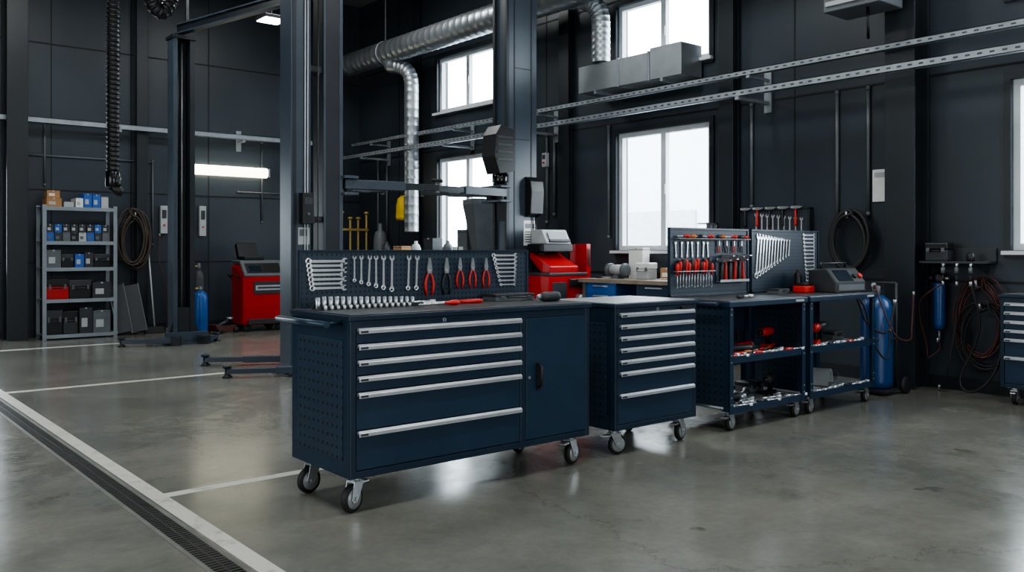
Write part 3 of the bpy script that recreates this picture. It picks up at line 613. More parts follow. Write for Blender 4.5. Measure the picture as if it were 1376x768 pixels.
# ---------------- two-post lifts ----------------
def floor_arm(e,p,q):
    L=math.dist(p,q); M=Matrix.Translation((p[0],p[1],0))@Matrix.Rotation(math.atan2(q[1]-p[1],q[0]-p[0]),4,'Z')
    b=MB(); b.M=M; b.box(0,L*.6,-.05,.05,.03,.10,liftm); b.box(0,.12,-.07,.07,0,.12,liftd); ao=b.obj('arm',e,bevel=.004,label='arm lowered to the floor')
    b=MB(); b.M=M; b.box(L*.58,L,-.034,.034,.04,.09,liftm); b.obj('extension',ao,bevel=.003)
    b=MB(); b.M=M; b.lathe([(.05,0),(.055,.01),(.026,.03),(.024,.09),(.045,.10),(.05,.12),(.04,.125)],(L,0,0),liftd,'z',16); b.obj('pad',ao)
def lift(x0,Y,x1,lz,label):
    e=thing('two_post_lift',label,'car lift',(0,0,0)); HT=5.6
    cA=MB(); xl=x0
    cA.box(xl,xl+.225,Y-.13,Y+.13,0,HT,liftm); cA.box(xl+.02,xl+.06,Y-.136,Y-.13,.2,HT-.1,liftd)
    cA.box(xl+.38,xl+.61,Y-.12,Y-.10,0,HT,liftd); cA.box(xl+.38,xl+.61,Y+.10,Y+.12,0,HT,liftd); cA.box(xl+.38,xl+.40,Y-.10,Y+.10,0,HT,liftd); cA.box(xl+.57,xl+.61,Y-.125,Y-.09,0,HT,liftm); cA.box(xl+.38,xl+.405,Y-.125,Y-.12,0,HT,liftm)
    for z in (.15,1.6,3.2,HT-.1): cA.box(xl+.22,xl+.39,Y-.1,Y+.1,z,z+.06,liftd)
    cA.box(xl-.08,xl+.72,Y-.25,Y+.25,0,.02,liftd)
    for dx in (-.04,.66):
        for dy in (-.2,.2): cA.cyl((xl+dx,Y+dy,.02),(xl+dx,Y+dy,.05),.018,steel,seg=6)
    col=cA.obj('column',e,bevel=.003)
    b=MB(); b.box(xl+.09,xl+.22,Y-.22,Y-.13,1.58,1.90,black); b.box(xl+.11,xl+.20,Y-.225,Y-.22,1.78,1.85,dgrey); b.cyl((xl+.155,Y-.232,1.68),(xl+.155,Y-.22,1.68),.015,mgrey,seg=10); b.obj('control_box',col,bevel=.008)
    b=MB(); b.box(xl+.08,xl+.21,Y-.134,Y-.13,1.36,1.54,lgrey); b.box(xl+.095,xl+.195,Y-.1355,Y-.134,1.45,1.52,mgrey); b.obj('label_plate',col)
    b=MB()
    for dx in (.15,.18,.30): b.tube([(xl+dx,Y-.145,.3),(xl+dx,Y-.145,1.2),(xl+dx+.01,Y-.145,HT-.05)],.007,lgrey if dx<.2 else black,6)
    b.obj('hydraulic_line',col)
    cB=MB(); cB.box(x1,x1+.46,Y-.14,Y+.14,0,HT,liftm); cB.box(x1-.04,x1,Y-.14,Y-.10,0,HT,liftd); cB.box(x1-.04,x1,Y+.10,Y+.14,0,HT,liftd)
    cB.box(x1-.1,x1+.5,Y-.15,Y+.25,0,.02,liftd); cB.box(x1+.08,x1+.10,Y-.146,Y-.14,.2,HT-.2,liftd); cB.box(x1+.36,x1+.38,Y-.146,Y-.14,.2,HT-.2,liftd)
    for z in (.4,1.2,2.7,3.6): cB.box(x1+.1,x1+.36,Y-.144,Y-.14,z,z+.012,liftd)
    cb_=cB.obj('column',e,bevel=.003)
    b=MB(); b.prism([(Y-.14,1.72),(Y-.25,1.76),(Y-.27,2.05),(Y-.25,2.18),(Y-.14,2.24)],'x',x1+.26,x1+.48,black); b.obj('control_box',cb_,bevel=.01)
    b=MB(); b.box(x1+.24,x1+.44,Y-.145,Y-.1405,1.36,1.68,white); b.box(x1+.26,x1+.42,Y-.1465,Y-.145,1.58,1.64,mgrey)
    for k in range(5): b.box(x1+.26,x1+.40,Y-.1465,Y-.145,1.40+.032*k,1.412+.032*k,mgrey)
    b.obj('label_plate',cb_)
    b=MB(); b.tube([(x1+.42,Y-.17,1.75),(x1+.43,Y-.18,1.3),(x1+.41,Y-.16,.4)],.012,black,8); b.obj('cable',e)
    b=MB(); b.prism([(x1-.32,2.72),(x1-.24,2.84),(x1-.03,2.80),(x1-.03,2.28),(x1-.26,2.24),(x1-.34,2.45)],'y',Y-.28,Y-.02,black); b.lathe([(.05,2.12),(.10,2.15),(.10,2.24),(.08,2.26)],(x1-.15,Y-.15,0),blackg,'z',16)
    for k in range(4): b.box(x1-.30,x1-.06,Y-.288,Y-.28,2.40+.09*k,2.43+.09*k,dgrey)
    b.obj('power_unit',e,bevel=.02,label='black hydraulic power unit')
    b=MB(); b.box(x0+.1,x1+.3,Y-.08,Y+.08,HT-.16,HT,liftm); b.obj('crossbeam',e,bevel=.003)
    def arm(p,q):
        p=Vector(p);q=Vector(q); d=(q-p); L=d.length; M=Matrix.Translation(p)@Matrix.Rotation(math.atan2(d.y,d.x),4,'Z')
        a=MB(); a.M=M; a.box(-.06,L*.6,-.055,.055,-.05,.05,liftm); a.cyl((0,0,-.09),(0,0,.09),.05,liftd,seg=14); ao=a.obj('arm',e,bevel=.004)
        c=MB(); c.M=M; c.box(L*.55,L,-.04,.04,-.035,.035,liftd); c.obj('extension',ao,bevel=.003)
        c=MB(); c.M=M; c.cyl((L-.02,0,-.05),(L-.02,0,.07),.022,steel,seg=12); c.lathe([(.05,.07),(.062,.075),(.062,.095),(.05,.1)],(L-.02,0,0),rubber,'z',16); c.obj('pad',ao)
    for xx,s in ((xl+.60,1),(x1-.02,-1)):
        b=MB(); b.box(xx-.14 if s>0 else xx,xx+.02 if s>0 else xx+.0+.02,Y-.09,Y+.09,lz-.35,lz+.35,liftd); b.box(xx-.01 if s>0 else xx-.16,xx+.16 if s>0 else xx+.01,Y-.2,Y+.2,lz+.06,lz+.09,liftm); b.box(xx-.01 if s>0 else xx-.16,xx+.16 if s>0 else xx+.01,Y-.2,Y+.2,lz-.12,lz-.09,liftm); b.obj('carriage',e,bevel=.004)
    arm((xl+.70,Y-.1,lz),(xl+1.75,Y-.3,lz)); arm((xl+.70,Y+.1,lz),(xl+1.5,Y+.5,lz))
    arm((x1-.11,Y-.1,lz),(x1-1.15,Y-.2,lz)); arm((x1-.11,Y+.1,lz),(x1-.9,Y+.5,lz))
    floor_arm(e,(4.55,8.15),(3.48,8.72)); floor_arm(e,(4.55,9.25),(3.66,9.80))
YB1=8.6
lift(4.06,YB1,7.0,2.02,'blue-grey two-post car lift with arms raised to head height')
fy=12.45; fx0=Xat(229,fy); fx1=Xat(258,fy)
e=thing('lift_post','slim dark lift post with carriage standing in the far bay','car lift',(0,0,0))
b=MB(); b.box(fx0,fx0+.06,fy-.12,fy+.12,0,4.25,liftm); b.box(fx1-.07,fx1,fy-.12,fy+.12,0,4.25,liftd); b.box(fx0+.06,fx1-.07,fy+.04,fy+.10,0,4.25,liftd); b.box(fx0-.02,fx1+.02,fy-.14,fy+.14,4.25,4.3,liftd); b.obj('column',e,bevel=.003)
b=MB(); b.box(fx0-.15,fx1+.2,fy-.30,fy+.28,0,.03,liftm); b.prism([(fx0-.1,.03),(fx0,.03),(fx0,.3)],'y',fy-.1,fy-.08,liftd); b.prism([(fx1,.03),(fx1+.1,.03),(fx1,.3)],'y',fy-.1,fy-.08,liftd); b.box(fx0-.12,fx1+.15,fy-.24,fy-.12,.03,.16,liftm); b.obj('base_plate',e)
b=MB(); b.box(fx0+.065,fx1-.075,fy-.12,fy+.03,.05,.5,liftd); b.obj('carriage',e,bevel=.004)
b=MB(); b.tube([(fx0+.10,fy-.02,1.2),(fx0+.10,fy-.02,4.2)],.012,black,6); b.tube([(fx0+.15,fy-.02,.5),(fx0+.15,fy-.02,4.2)],.012,steel,6); b.obj('lift_cable',e)
floor_arm(e,(fx0+.02,fy-.36),(3.50,12.42)); floor_arm(e,(fx1,fy-.38),(fx1+.32,fy-.1))
# slanted beam
mb=MB(); p=Vector((4.28,12.5,4.36)); q=Vector((5.05,8.95,4.42)); d=q-p; mb.M=Matrix.Translation(p)@Matrix.Rotation(math.atan2(d.y,d.x),4,'Z'); L=d.length
mb.box(0,L,-.02,.02,0,.10,colm); mb.box(0,L,-.05,.05,-.02,0,liftm); mb.box(0,L,-.05,.05,.10,.12,liftm)
for x in (.2,L-.3): mb.box(x,x+.04,-.02,.02,.12,ZC-4.40,colm)
mb.top('overhead_rail','dark steel overhead rail hung from the ceiling','rail')
oy=9.5; ox=Xat(648,oy)
e=thing('waste_oil_drainer','dark grey waste oil drainer with square tapering funnel','oil drainer',(ox,oy,0))
b=MB(); b.lathe([(.16,1.28),(.2,1.5),(.30,1.93),(.30,2.0),(.28,2.0),(.2,1.6)],(0,0,0),mgrey,'z',4,False,rad(28)); b.obj('funnel',e,bevel=.004)
b=MB(); b.cyl((0,0,.5),(0,0,1.4),.03,steel); b.obj('pole',e)
b=MB(); b.lathe([(.2,.08),(.22,.1),(.22,.5),(.18,.56),(.03,.58)],(0,0,0),dgrey,'z',24); b.obj('tank',e)
for a in (0,120,240):
    b=MB(); b.lathe([(.02,-.015),(.04,-.012),(.04,.012),(.02,.015)],(.16*math.cos(rad(a)),.16*math.sin(rad(a)),.04),rubber,'y',14); b.box(.16*math.cos(rad(a))-.01,.16*math.cos(rad(a))+.01,.16*math.sin(rad(a))-.02,.16*math.sin(rad(a))+.02,.07,.09,steel); b.obj('caster',e)

# ---------------- far corner items ----------------
e=thing('workbench','dark steel workbench along the wall in the far corner','workbench',(7.7,13.2,0),(0,0,rad(-90)))
b=MB(); b.box(0,2.9,0,.58,.92,.97,mgrey); b.obj('top',e,bevel=.004)
b=MB(); b.box(.05,.9,.05,.55,0,.92,navyd); b.obj('pedestal',e,bevel=.004)
b=MB(); b.box(2.0,2.85,.05,.55,0,.92,navyd); b.obj('pedestal',e,bevel=.004)
def stand(x,y,h,label):
    e=thing('strut_rack',label,'rack',(x,y,0)); b=MB(); b.box(-.3,.3,-.18,.18,0,.04,brass)
    for dx in (-.25,-.08,.08,.25): b.cyl((dx,0,.04),(dx,0,h-.1*(abs(dx)<.1)),.02,brass,seg=8)
    for z in (.5,1.0,h-.3): b.box(-.28,.28,-.03,.03,z,z+.04,brass)
    b.obj('frame',e,bevel=.002)
    for dx in (-.25,-.08,.08,.25): 
        b=MB(); b.lathe([(.02,0),(.045,.01),(.045,.04),(.02,.05)],(dx,0,h-.1*(abs(dx)<.1)),brass,'z',10); b.obj('knob',e)
stand(Xat(476,13.9),13.9,1.95,'ochre steel rack with upright bars in the far corner')
mb=MB(); mb.lathe([(.1,0),(.12,.02),(.12,1.5),(.09,1.62),(.04,1.66),(.04,1.75),(.02,1.78)],(0,0,0),mgrey,'z',18); mb.top('gas_cylinder','tall grey gas cylinder in the far corner','gas cylinder',(Xat(511,13.45),13.45,0))
px,py=(541,276)
yy=Yat(px,8.2); z=Zat(py,8.2,yy)
e=thing('work_jacket','yellow high-visibility work jacket hanging on a wall hook','jacket',(8.2,yy,z-.25),(0,0,rad(90)))
b=MB(); b.tube([(0,0,0),(0,0,.05),(0,0,.2),(0,0,.36),(0,0,.42)],[.11,.12,.11,.09,.03],yellow,12); b.obj('torso',e)
for s in (-1,1):
    b=MB(); b.tube([(s*.07,0,.36),(s*.14,0,.26),(s*.15,0,.05)],[.035,.04,.035],yellow,10); b.obj('sleeve',e)
b=MB(); b.tube([(0,-.0,.41),(0,-.1,.45),(0,-.19,.45)],.01,steel,6); b.obj('hook',e)
for k in range(6):
    yy=12.9-.45*k
    if k%2: mk_carton(.22,.2,.34+.06*k,(7.8,yy,.97),(dgrey,card,mgrey)[k%3],'grey parts box standing on the corner workbench',rad(-85),'boxes on the corner bench')
    else:
        mb=MB(); mb.lathe([(.08,0),(.085,.02),(.085,.36),(.06,.42),(.03,.44),(.03,.48)],(0,0,0),(dgrey,lgrey,mgrey)[k//2],'z',16); mb.top('fluid_bottle','%s plastic fluid bottle on the corner workbench'%(('dark grey','light grey','mid grey')[k//2]),'bottle',(7.95,yy,.97))

# ---------------- ducts ----------------
def ribtube(mb,pts,r,m,seg=20,step=.12,rib=.012):
    P=[Vector(p) for p in pts]; out=[];rr=[]
    for i in range(len(P)-1):
        d=P[i+1]-P[i]; n=max(1,int(d.length/step))
        for k in range(n):
            a=P[i]+d*(k/n); b=P[i]+d*((k+.82)/n); c=P[i]+d*((k+.9)/n)
            out+= [a,b,c]; rr+=[r,r,r+rib]
    out.append(P[-1]); rr.append(r); mb.tube(out,rr,m,seg)
def elbow(a,b,c,r,n=8):
    a,b,c=map(Vector,(a,b,c)); u=(a-b).normalized()*r; v=(c-b).normalized()*r; o=[]
    for i in range(n+1):
        t_=i/n; p=(b+u)*(1-t_)**2+b*2*t_*(1-t_)+(b+v)*t_**2; o.append(p)
    return o
e=thing('ventilation_duct','galvanised spiral ventilation duct running along the window wall','duct'); DZ=4.6
b=MB(); ribtube(b,[(7.75,13.9,DZ),(7.75,-3,DZ)],.19,galv,32,.16,.005); b.obj('main_duct',e)
for y in (12.6,9.3,6.1,3):
    b=MB(); b.box(7.745,7.755,y,y+.03,DZ+.19,ZC,steel); b.lathe([(.195,0),(.202,.002),(.202,.03),(.195,.032)],(7.75,y,DZ),galvr,'y',24); b.obj('hanger',e)
yy=Yat(553,7.95)
b=MB(); ribtube(b,[Vector((7.75,yy+.45,DZ-.08))]+elbow((7.75,yy+.3,4.35),(7.95,yy,4.35),(7.95,yy,3.6),.35)+[Vector((7.95,yy,3.9)),Vector((7.95,yy,1.6))],.12,galv,24,.14,.005); b.obj('branch_pipe',e)
yy=Yat(800,7.95)
b=MB(); q=[Vector((7.75,yy+.5,DZ-.05))]+elbow((7.75,yy+.4,4.55),(8.05,yy,4.5),(8.05,yy,3.7),.3)+[Vector((8.05,yy,3.70))]
ribtube(b,q,.12,galv,24,.08,.006); b.obj('branch_pipe',e)
e=thing('air_plenum_box','long galvanised sheet-metal air box hung above the window','duct box')
b=MB(); b.box(7.98,8.36,7.0,8.22,3.34,3.68,galv); b.box(7.965,8.37,7.5,7.53,3.33,3.69,galvr); b.box(7.965,8.37,7.0,7.03,3.33,3.69,galvr); b.obj('box',e,bevel=.004)
b=MB(); b.box(7.98,8.36,6.52,6.998,3.34,3.72,galv); b.obj('end_section',e,bevel=.004)
for y in (6.8,7.9):
    b=MB(); b.box(7.98,8.392,y,y+.04,3.30,3.34,galvr); b.obj('support',e)

# ---------------- strut rails ----------------
def chan(p,ln,ax,w,h,label):
    mb=MB(); x,y,z=p
    if ax=='y':
        mb.box(x,x+.006,y,y+ln,z,z+h,galvr); mb.box(x,x+w,y,y+ln,z,z+.006,galvr); mb.box(x,x+w,y,y+ln,z+h-.006,z+h,galvr)
        yy=y+.05
        while yy<y+ln-.1:
            mb.box(x-.0008,x+.0005,yy,yy+.04,z+h*.38,z+h*.62,dgrey); yy+=.10
    else:
        mb.box(x,x+ln,y,y+.006,z,z+h,galvr); mb.box(x,x+ln,y,y+w,z,z+.006,galvr); mb.box(x,x+ln,y,y+w,z+h-.006,z+h,galvr)
    return mb.top('cable_rail',label,'rail',group='galvanised wall rails')
chan((8.0,-4,3.19),18.2,'y',.06,.06,'galvanised strut rail running high along the window wall')
chan((7.82,-4,2.94),18.2,'y',.06,.07,'galvanised slotted rail running below the other rail')
chan((-4.5,14.36,3.18),11.8,'x',.06,.08,'galvanised rail running along the back wall')
for y in (13.5,11.0,9.05,5.6,1.0):
    mb=MB(); mb.box(7.80,8.392,y,y+.05,2.905,2.938,galvr); mb.box(8.37,8.392,y-.02,y+.07,2.82,3.27,galvr); mb.box(7.99,8.37,y,y+.04,3.16,3.188,galvr)
    mb.top('rail_bracket','galvanised wall bracket carrying the rails','bracket',group='rail brackets')
for x in (2.0,4.0,6.0):
    mb=MB(); mb.box(x,x+.05,14.355,14.6,3.14,3.178,galvr); mb.box(x-.02,x+.07,14.585,14.6,3.0,3.35,galvr); mb.top('rail_bracket','galvanised bracket on the back wall','bracket',group='rail brackets')
def pipe(pts,r,m,label,name='conduit_pipe',cat='pipe'):
    mb=MB(); mb.tube(pts,r,m,8)
    for a,b_ in ((pts[0],pts[1]),(pts[-1],pts[-2])):
        a=Vector(a); dd=(Vector(b_)-a).normalized(); mb.cyl(a,a+dd*.04,r*1.3,m,seg=8)
    return mb.top(name,label,cat,group='wall conduits')
X=8.378
for px,y1 in ((1125,300),(1167,290),(1243,330),(990,280),(1010,280),(735,300),(745,290),(818,320),(508,330),(520,330)):
    yy=Yat(px,X); z0=Zat(y1,X,yy); pipe([(X,yy,z0),(X,yy,2.95)],.018,mgrey,'grey vertical conduit pipe fixed to the window wall')
for px,y0,y1 in ((205,215,330),(352,190,300),(60,160,250),(455,200,330)):
    xx=Xat(px,14.582); z0=Zat(y1,xx,14.582); z1=Zat(y0,xx,14.582); pipe([(xx,14.582,z0),(xx,14.582,z1)],.016,mgrey,'grey vertical conduit pipe fixed to the back wall')
pipe([(2.6,14.582,2.72),(4.6,14.582,2.72)],.014,mgrey,'thin horizontal conduit on the back wall')
pipe([(6.0,14.582,2.3),(7.2,14.582,2.3)],.014,mgrey,'thin horizontal conduit on the back wall')

yy=Yat(1160,7.78); e=thing('unit_heater','grey wall-hung unit heater with louvres','heater',(7.78,yy,3.54))
b=MB(); b.box(-.22,.2,-.28,.28,0,.45,mgrey); b.obj('casing',e,bevel=.01)
for k in range(5):
    b=MB(); b.box(-.24,-.22,-.25,.25,.05+.075*k,.09+.075*k,lgrey); b.obj('louvre',e)
for y_ in (-.14,.1):
    b=MB(); b.box(.2,.295,y_,y_+.04,.1,.14,steel); b.box(.2,.295,y_,y_+.04,.34,.38,steel); b.box(.28,.295,y_,y_+.04,.1,.38,steel); b.obj('bracket',e)
b=MB(); b.tube([(-.1,-.1,0),(-.1,-.1,-.18),(0,-.05,-.26)],.015,black,8); b.obj('cable',e)

# ---------------- lamps ----------------
e=thing('ceiling_lamp','rectangular white LED lamp hung from the ceiling','lamp',(Xat(365,11.5),11.5,4.5))
b=MB(); b.box(-.17,.17,-.17,.17,.0,.05,dgrey); b.obj('housing',e,bevel=.01)
b=MB(); b.box(-.15,.15,-.15,.15,-.012,0,lampe); b.obj('diffuser',e)
b=MB(); b.cyl((0,0,.05),(0,0,ZC-4.5),.01,steel,seg=8); b.obj('rod',e)
x0,x1=Xat(255,14.5),Xat(360,14.5)
e=thing('wall_tube_light','long glowing fluorescent fitting on the back wall','lamp',(x0,14.48,2.56))
b=MB(); b.box(0,x1-x0,.07,.12,.04,.13,lgrey); b.obj('housing',e,bevel=.005)
b=MB(); b.tube([(.02,.045,.085),(x1-x0-.02,.045,.085)],.085,tubee,16); b.obj('diffuser',e)
b=MB(); b.box(-.02,.02,-.03,.12,.01,.16,lgrey); b.obj('end_cap',e,bevel=.005)
b=MB(); b.box(x1-x0-.02,x1-x0+.02,-.03,.12,.01,.16,lgrey); b.obj('end_cap',e,bevel=.005)

# ---------------- hanging exhaust hose ----------------
hx,hy=Xat(152,10),10.0
e=thing('exhaust_hose','black ribbed exhaust extraction hose hanging from ceiling reel','exhaust hose',(hx,hy,0))
b=MB(); pts=[(0,0,2.12),(0,0,3.5),(.0,0,5.2)]; ribtube(b,pts,.062,black,16,.05,.014); b.obj('hose',e)
b=MB(); pts=[]
for k in range(25):
    t_=k/24; pts.append((.12+.75*t_,0,5.2-1.25*math.sin(math.pi*t_)))
ribtube(b,pts,.075,black,14,.05,.014); b.obj('hose_loop',e)
b=MB(); b.lathe([(.07,1.98),(.08,2.0),(.075,2.14),(.06,2.16)],(0,0,0),blackg,'z',16); b.tube([(.0,0,2.0),(.05,0,1.94),(.09,0,1.93)],[.06,.055,.05],black,12); b.obj('nozzle',e)
b=MB(); b.lathe([(.35,-.2),(.35,-.18),(.15,-.17),(.15,.17),(.35,.18),(.35,.2)],(.3,0,5.4),dgrey,'y',24); b.box(.25,.35,-.25,.25,5.4,ZC-.002,dgrey); b.obj('reel',e)

# ---------------- shelf rack ----------------
SX,SY,SW,SD,SH=2.86,13.98,1.02,.45,1.96
e=thing('shelving_rack','grey steel shelving rack filled with boxes and cases','shelving',(SX,SY,0))
for x in (0,SW-.055):
    for y in (0,SD-.04):
        b=MB(); b.box(x,x+.055,y,y+.003,0,SH,rackm); b.box(x if x==0 else x+.052,x+.003 if x==0 else x+.055,y,y+.04,0,SH,rackm); b.obj('upright',e,bevel=.001)
LV=[.07,.585,1.045,1.43,1.93]
for z in LV:
    b=MB(); b.box(.003,SW-.003,.004,SD,z-.005,z,rackm); b.box(.003,SW-.003,-.002,.003,z-.05,z+.003,rackm); b.obj('shelf',e)
def row(level,items):
    x=SX+.06
    for (kind,w,h,c,gap,lb) in items:
        y=SY+.03
        if kind=='c': mk_carton(w,.3,h,(x,y,LV[level]),c,lb,group='boxes on the rack',strip=lgrey)
        elif kind=='2':
            mk_carton(w,.3,h,(x,y,LV[level]),c,lb,group='small boxes on the rack',strip=mgrey); mk_carton(w*.95,.28,h*.9,(x,y+.005,LV[level]+h+.001),(dgrey if c is not dgrey else bluel),lb,group='small boxes on the rack',strip=lgrey)
        else: mk_case(w,.28,h,(x,y+.03,LV[level]),(0,0,0),c,black if c is not black else dgrey,lb,group='cases on the rack')
        x+=w+gap
bb='blue printed parts box on the steel rack'; db='dark parts box on the steel rack'; wbx='white parts carton on the steel rack'
row(4,[('c',.2,.13,card,.03,'cardboard carton on top of the rack'),('c',.13,.08,lgrey,.03,wbx),('c',.10,.14,white,.01,wbx),('c',.11,.21,bluel,.01,bb),('c',.11,.2,bluel,.01,bb),('c',.1,.17,lgrey,.005,wbx)])
mk_carton(.17,.2,.11,(SX+.07,SY+.05,LV[4]+.131),card,'open cardboard carton stacked on another carton')
row(3,[('2',.10,.13,(bluel,dgrey,mgrey,black,lgrey)[k%5],.008,(bb,db,db,db,wbx)[k%5]) for k in range(8)])
row(2,[('c',.19,.26,mgrey,.01,'grey plastic bin on the steel rack'),('k',.17,.2,black,.01,'black tool case on the rack'),('c',.12,.2,bluel,.01,bb),('c',.12,.22,dgrey,.01,db),('k',.24,.2,black,.01,'black tool case on the rack')])
row(1,[('k',.3,.30,red,.01,'red and black toolbox on the rack'),('k',.3,.28,black,.01,'black toolbox on the rack'),('c',.26,.24,dgrey,.01,db)])
row(0,[('k',.22,.36,black,.01,'black canister case on the bottom shelf'),('k',.2,.34,dgrey,.01,'dark grey case on the bottom shelf'),('c',.18,.38,dgrey,.01,db),('c',.24,.33,mgrey,.01,db)])

# ---------------- coils ----------------
def coil(c,nrm,ry,rz,n,r,m,label,messy=1.):
    e=thing('hose_coil',label,'hose',c); pts=[]
    b=MB(); N=22
    for i in range(n*N+1):
        a=2*math.pi*i/N; k=i//N; w=1+.08*messy*math.sin(k*2.4)+.03*messy*math.sin(a*2+k); dep=(k%4)*r*1.6
        off=.03*messy*math.sin(k*1.7)
        u=ry*w*math.sin(a); v=rz*w*math.cos(a)-(.06*rz)*(k%3)*messy
        if nrm=='x': pts.append((-dep-r,u+off,v))
        else: pts.append((u+off,-dep-r,v))
    b.tube(pts,r,m,8)
    b.obj('hose',e)
    h=MB()
    if nrm=='x': h.tube([(.055,0,rz*.8),(-.1,0,rz*.8),(-.12,0,rz*.8+.06)],.012,steel,8)
    else: h.tube([(0,.12,rz*.8),(0,-.1,rz*.8),(0,-.12,rz*.8+.06)],.012,steel,8)
    h.obj('hook',e)
    return e
xx=Xat(179,14.42); coil((xx,14.42,Zat(318,xx,14.42)),'y',.2,.40,9,.015,brownr,'brown-black air hose coiled on a wall hook',1.7)
yy=Yat(1145,8.34); coil((8.34,yy,Zat(322,8.34,yy)),'x',.19,.28,10,.018,rubber,'thick black hose coiled on the wall hook beside pipe',1.0)
yy=Yat(1318,8.34); coil((8.34,yy,Zat(425,8.34,yy)),'x',.19,.34,6,.008,redh,'thin red-brown air hose coiled on the wall',1.3)
yy=Yat(1322,8.25); coil((8.27,yy,Zat(450,8.27,yy)),'x',.2,.28,4,.009,rubber,'black hose looped over the red-brown hose',1.3)
def cable(pts,r,m,label,name='air_hose',cat='hose'):
    P=[Vector(p) for p in pts]; P=[P[0]]+P+[P[-1]]; out=[]
    for i in range(1,len(P)-2):
        for k in range(8):
            t_=k/8; a,b_,c,d=P[i-1],P[i],P[i+1],P[i+2]
            out.append(.5*((2*b_)+(-a+c)*t_+(2*a-5*b_+4*c-d)*t_*t_+(-a+3*b_-3*c+d)*t_**3))
    out.append(P[-2]); mb=MB(); mb.tube(out,r,m,8)
    for q in (out[0],out[-1]): mb.lathe([(r*1.5,-.02),(r*1.5,.02)],q,steel,'z',8)
    return mb.top(name,label,cat)
cable([(8.1,3.60,1.0),(8.15,3.84,.8),(8.3,3.84,.4),(8.25,3.80,.3),(8.3,3.72,.38),(8.29,3.735,.46)],.007,redh,'red-brown air hose hanging in a loop under the filter')
cable([(8.1,3.36,1.0),(8.14,3.30,.6),(8.1,3.45,.14),(8.05,3.3,.06),(8.12,3.14,.3),(8.3,3.12,.9)],.010,rubber,'black air hose looping down to the floor')
cable([(8.1,3.48,1.0),(8.14,3.5,.7),(8.12,3.56,.25),(8.2,3.62,.05),(8.25,3.7,.03)],.008,rubber,'black air hose hanging from the wall coupling to the floor')
xx=Xat(216,14.5); cable([(xx,14.55,1.55),(xx-.02,14.5,1.1),(xx+.05,14.5,.8),(xx+.1,14.5,.02)],.008,redh,'thin red air hose hanging on the back wall')

yy=Yat(1262,8.29); e=thing('air_filter_unit','blue compressed air filter bowl with steel head','air filter',(8.29,yy,0))
b=MB(); b.lathe([(.03,.56),(.048,.58),(.05,.62),(.05,.98),(.045,1.0)],(0,0,0),blued,'z',20); b.obj('bowl',e)
b=MB(); b.lathe([(.055,1.0),(.06,1.01),(.06,1.07),(.03,1.10)],(0,0,0),black,'z',20); b.box(-.02,.1,-.02,.02,1.02,1.06,steel); b.cyl((0,-.09,1.04),(0,.09,1.04),.015,steel,seg=8); b.obj('head',e)
b=MB(); b.cyl((0,0,.46),(0,0,.56),.01,steel,seg=8); b.obj('drain_valve',e)
e=thing('wall_shelf','small dark steel wall shelf holding hose fittings','shelf',(8.12,3.25,1.18))
b=MB(); b.box(0,.27,0,.58,0,.02,dgrey); b.box(.25,.27,0,.58,.0,.14,dgrey); b.obj('board',e,bevel=.002)
for y in (.08,.5):
    b=MB(); b.prism([(.02,0),(.27,0),(.27,-.10)],'y',y,y+.01,dgrey); b.obj('bracket',e)
mk_case(.2,.14,.17,(8.15,3.79,1.2),(0,0,rad(-90)),dgrey,black,'black equipment case on the small wall shelf')
mb=MB(); mb.lathe([(.03,0),(.035,.01),(.035,.06),(.02,.08)],(0,0,0),black,'z',12); mb.top('hose_fitting','black hose fitting on the small wall shelf','fitting',(8.2,3.4,1.2))
for k in range(3):
    mb=MB(); y=3.36+.12*k; mb.cyl((8.1,y,1.145),(8.1,y,1.09),.018,mgrey,seg=10); mb.cyl((8.1,y,1.18),(8.1,y,1.145),.011,steel,seg=10); mb.tube([(8.1,y,1.09),(8.1,y,1.0)],.008,black,8)
    mb.tube([(8.1,y,1.17),(8.13,y,1.17)],.011,steel,8)
    mb.top('air_coupling','small steel air coupling under the wall shelf','coupling',group='air couplings')
def swbox(loc,rot,w,h,m,label):
    e=thing('switch_box',label,'electrical box',loc,rot); b=MB(); b.box(-w/2,w/2,-.06,0,-h/2,h/2,m); b.obj('enclosure',e,bevel=.005)
    b=MB(); b.box(-w*.3,w*.3,-.068,-.06,h*.05,h*.35,dgrey); b.cyl((0,-.075,-h*.2),(0,-.06,-h*.2),.015,redp,seg=10); b.obj('switch',e)
for px,py,h,m,lb in ((219,295,.45,lgrey,'light grey switch box on the back wall'),(271,297,.5,lgrey,'light grey narrow switch box on the back wall')):
    xx=Xat(px,14.59); swbox((xx,14.59,Zat(py,xx,14.59)),(0,0,0),.11,h,m,lb)
for px,py in ((1234,440),(735,215)):
    yy=Yat(px,8.39); swbox((8.39,yy,Zat(py,8.39,yy)),(0,0,rad(-90)),.09,.2,lgrey,'small grey switch box on the window wall')
yy=Yat(1181,8.38); z=Zat(249,8.38,yy)
mb=MB(); mb.box(8.385,8.398,4.22,4.42,z-.16,z+.16,white); mb.box(8.383,8.385,4.24,4.40,z+.08,z+.13,lgrey); mb.top('notice_sheet','white notice sheet fixed to the wall beside the column','notice')

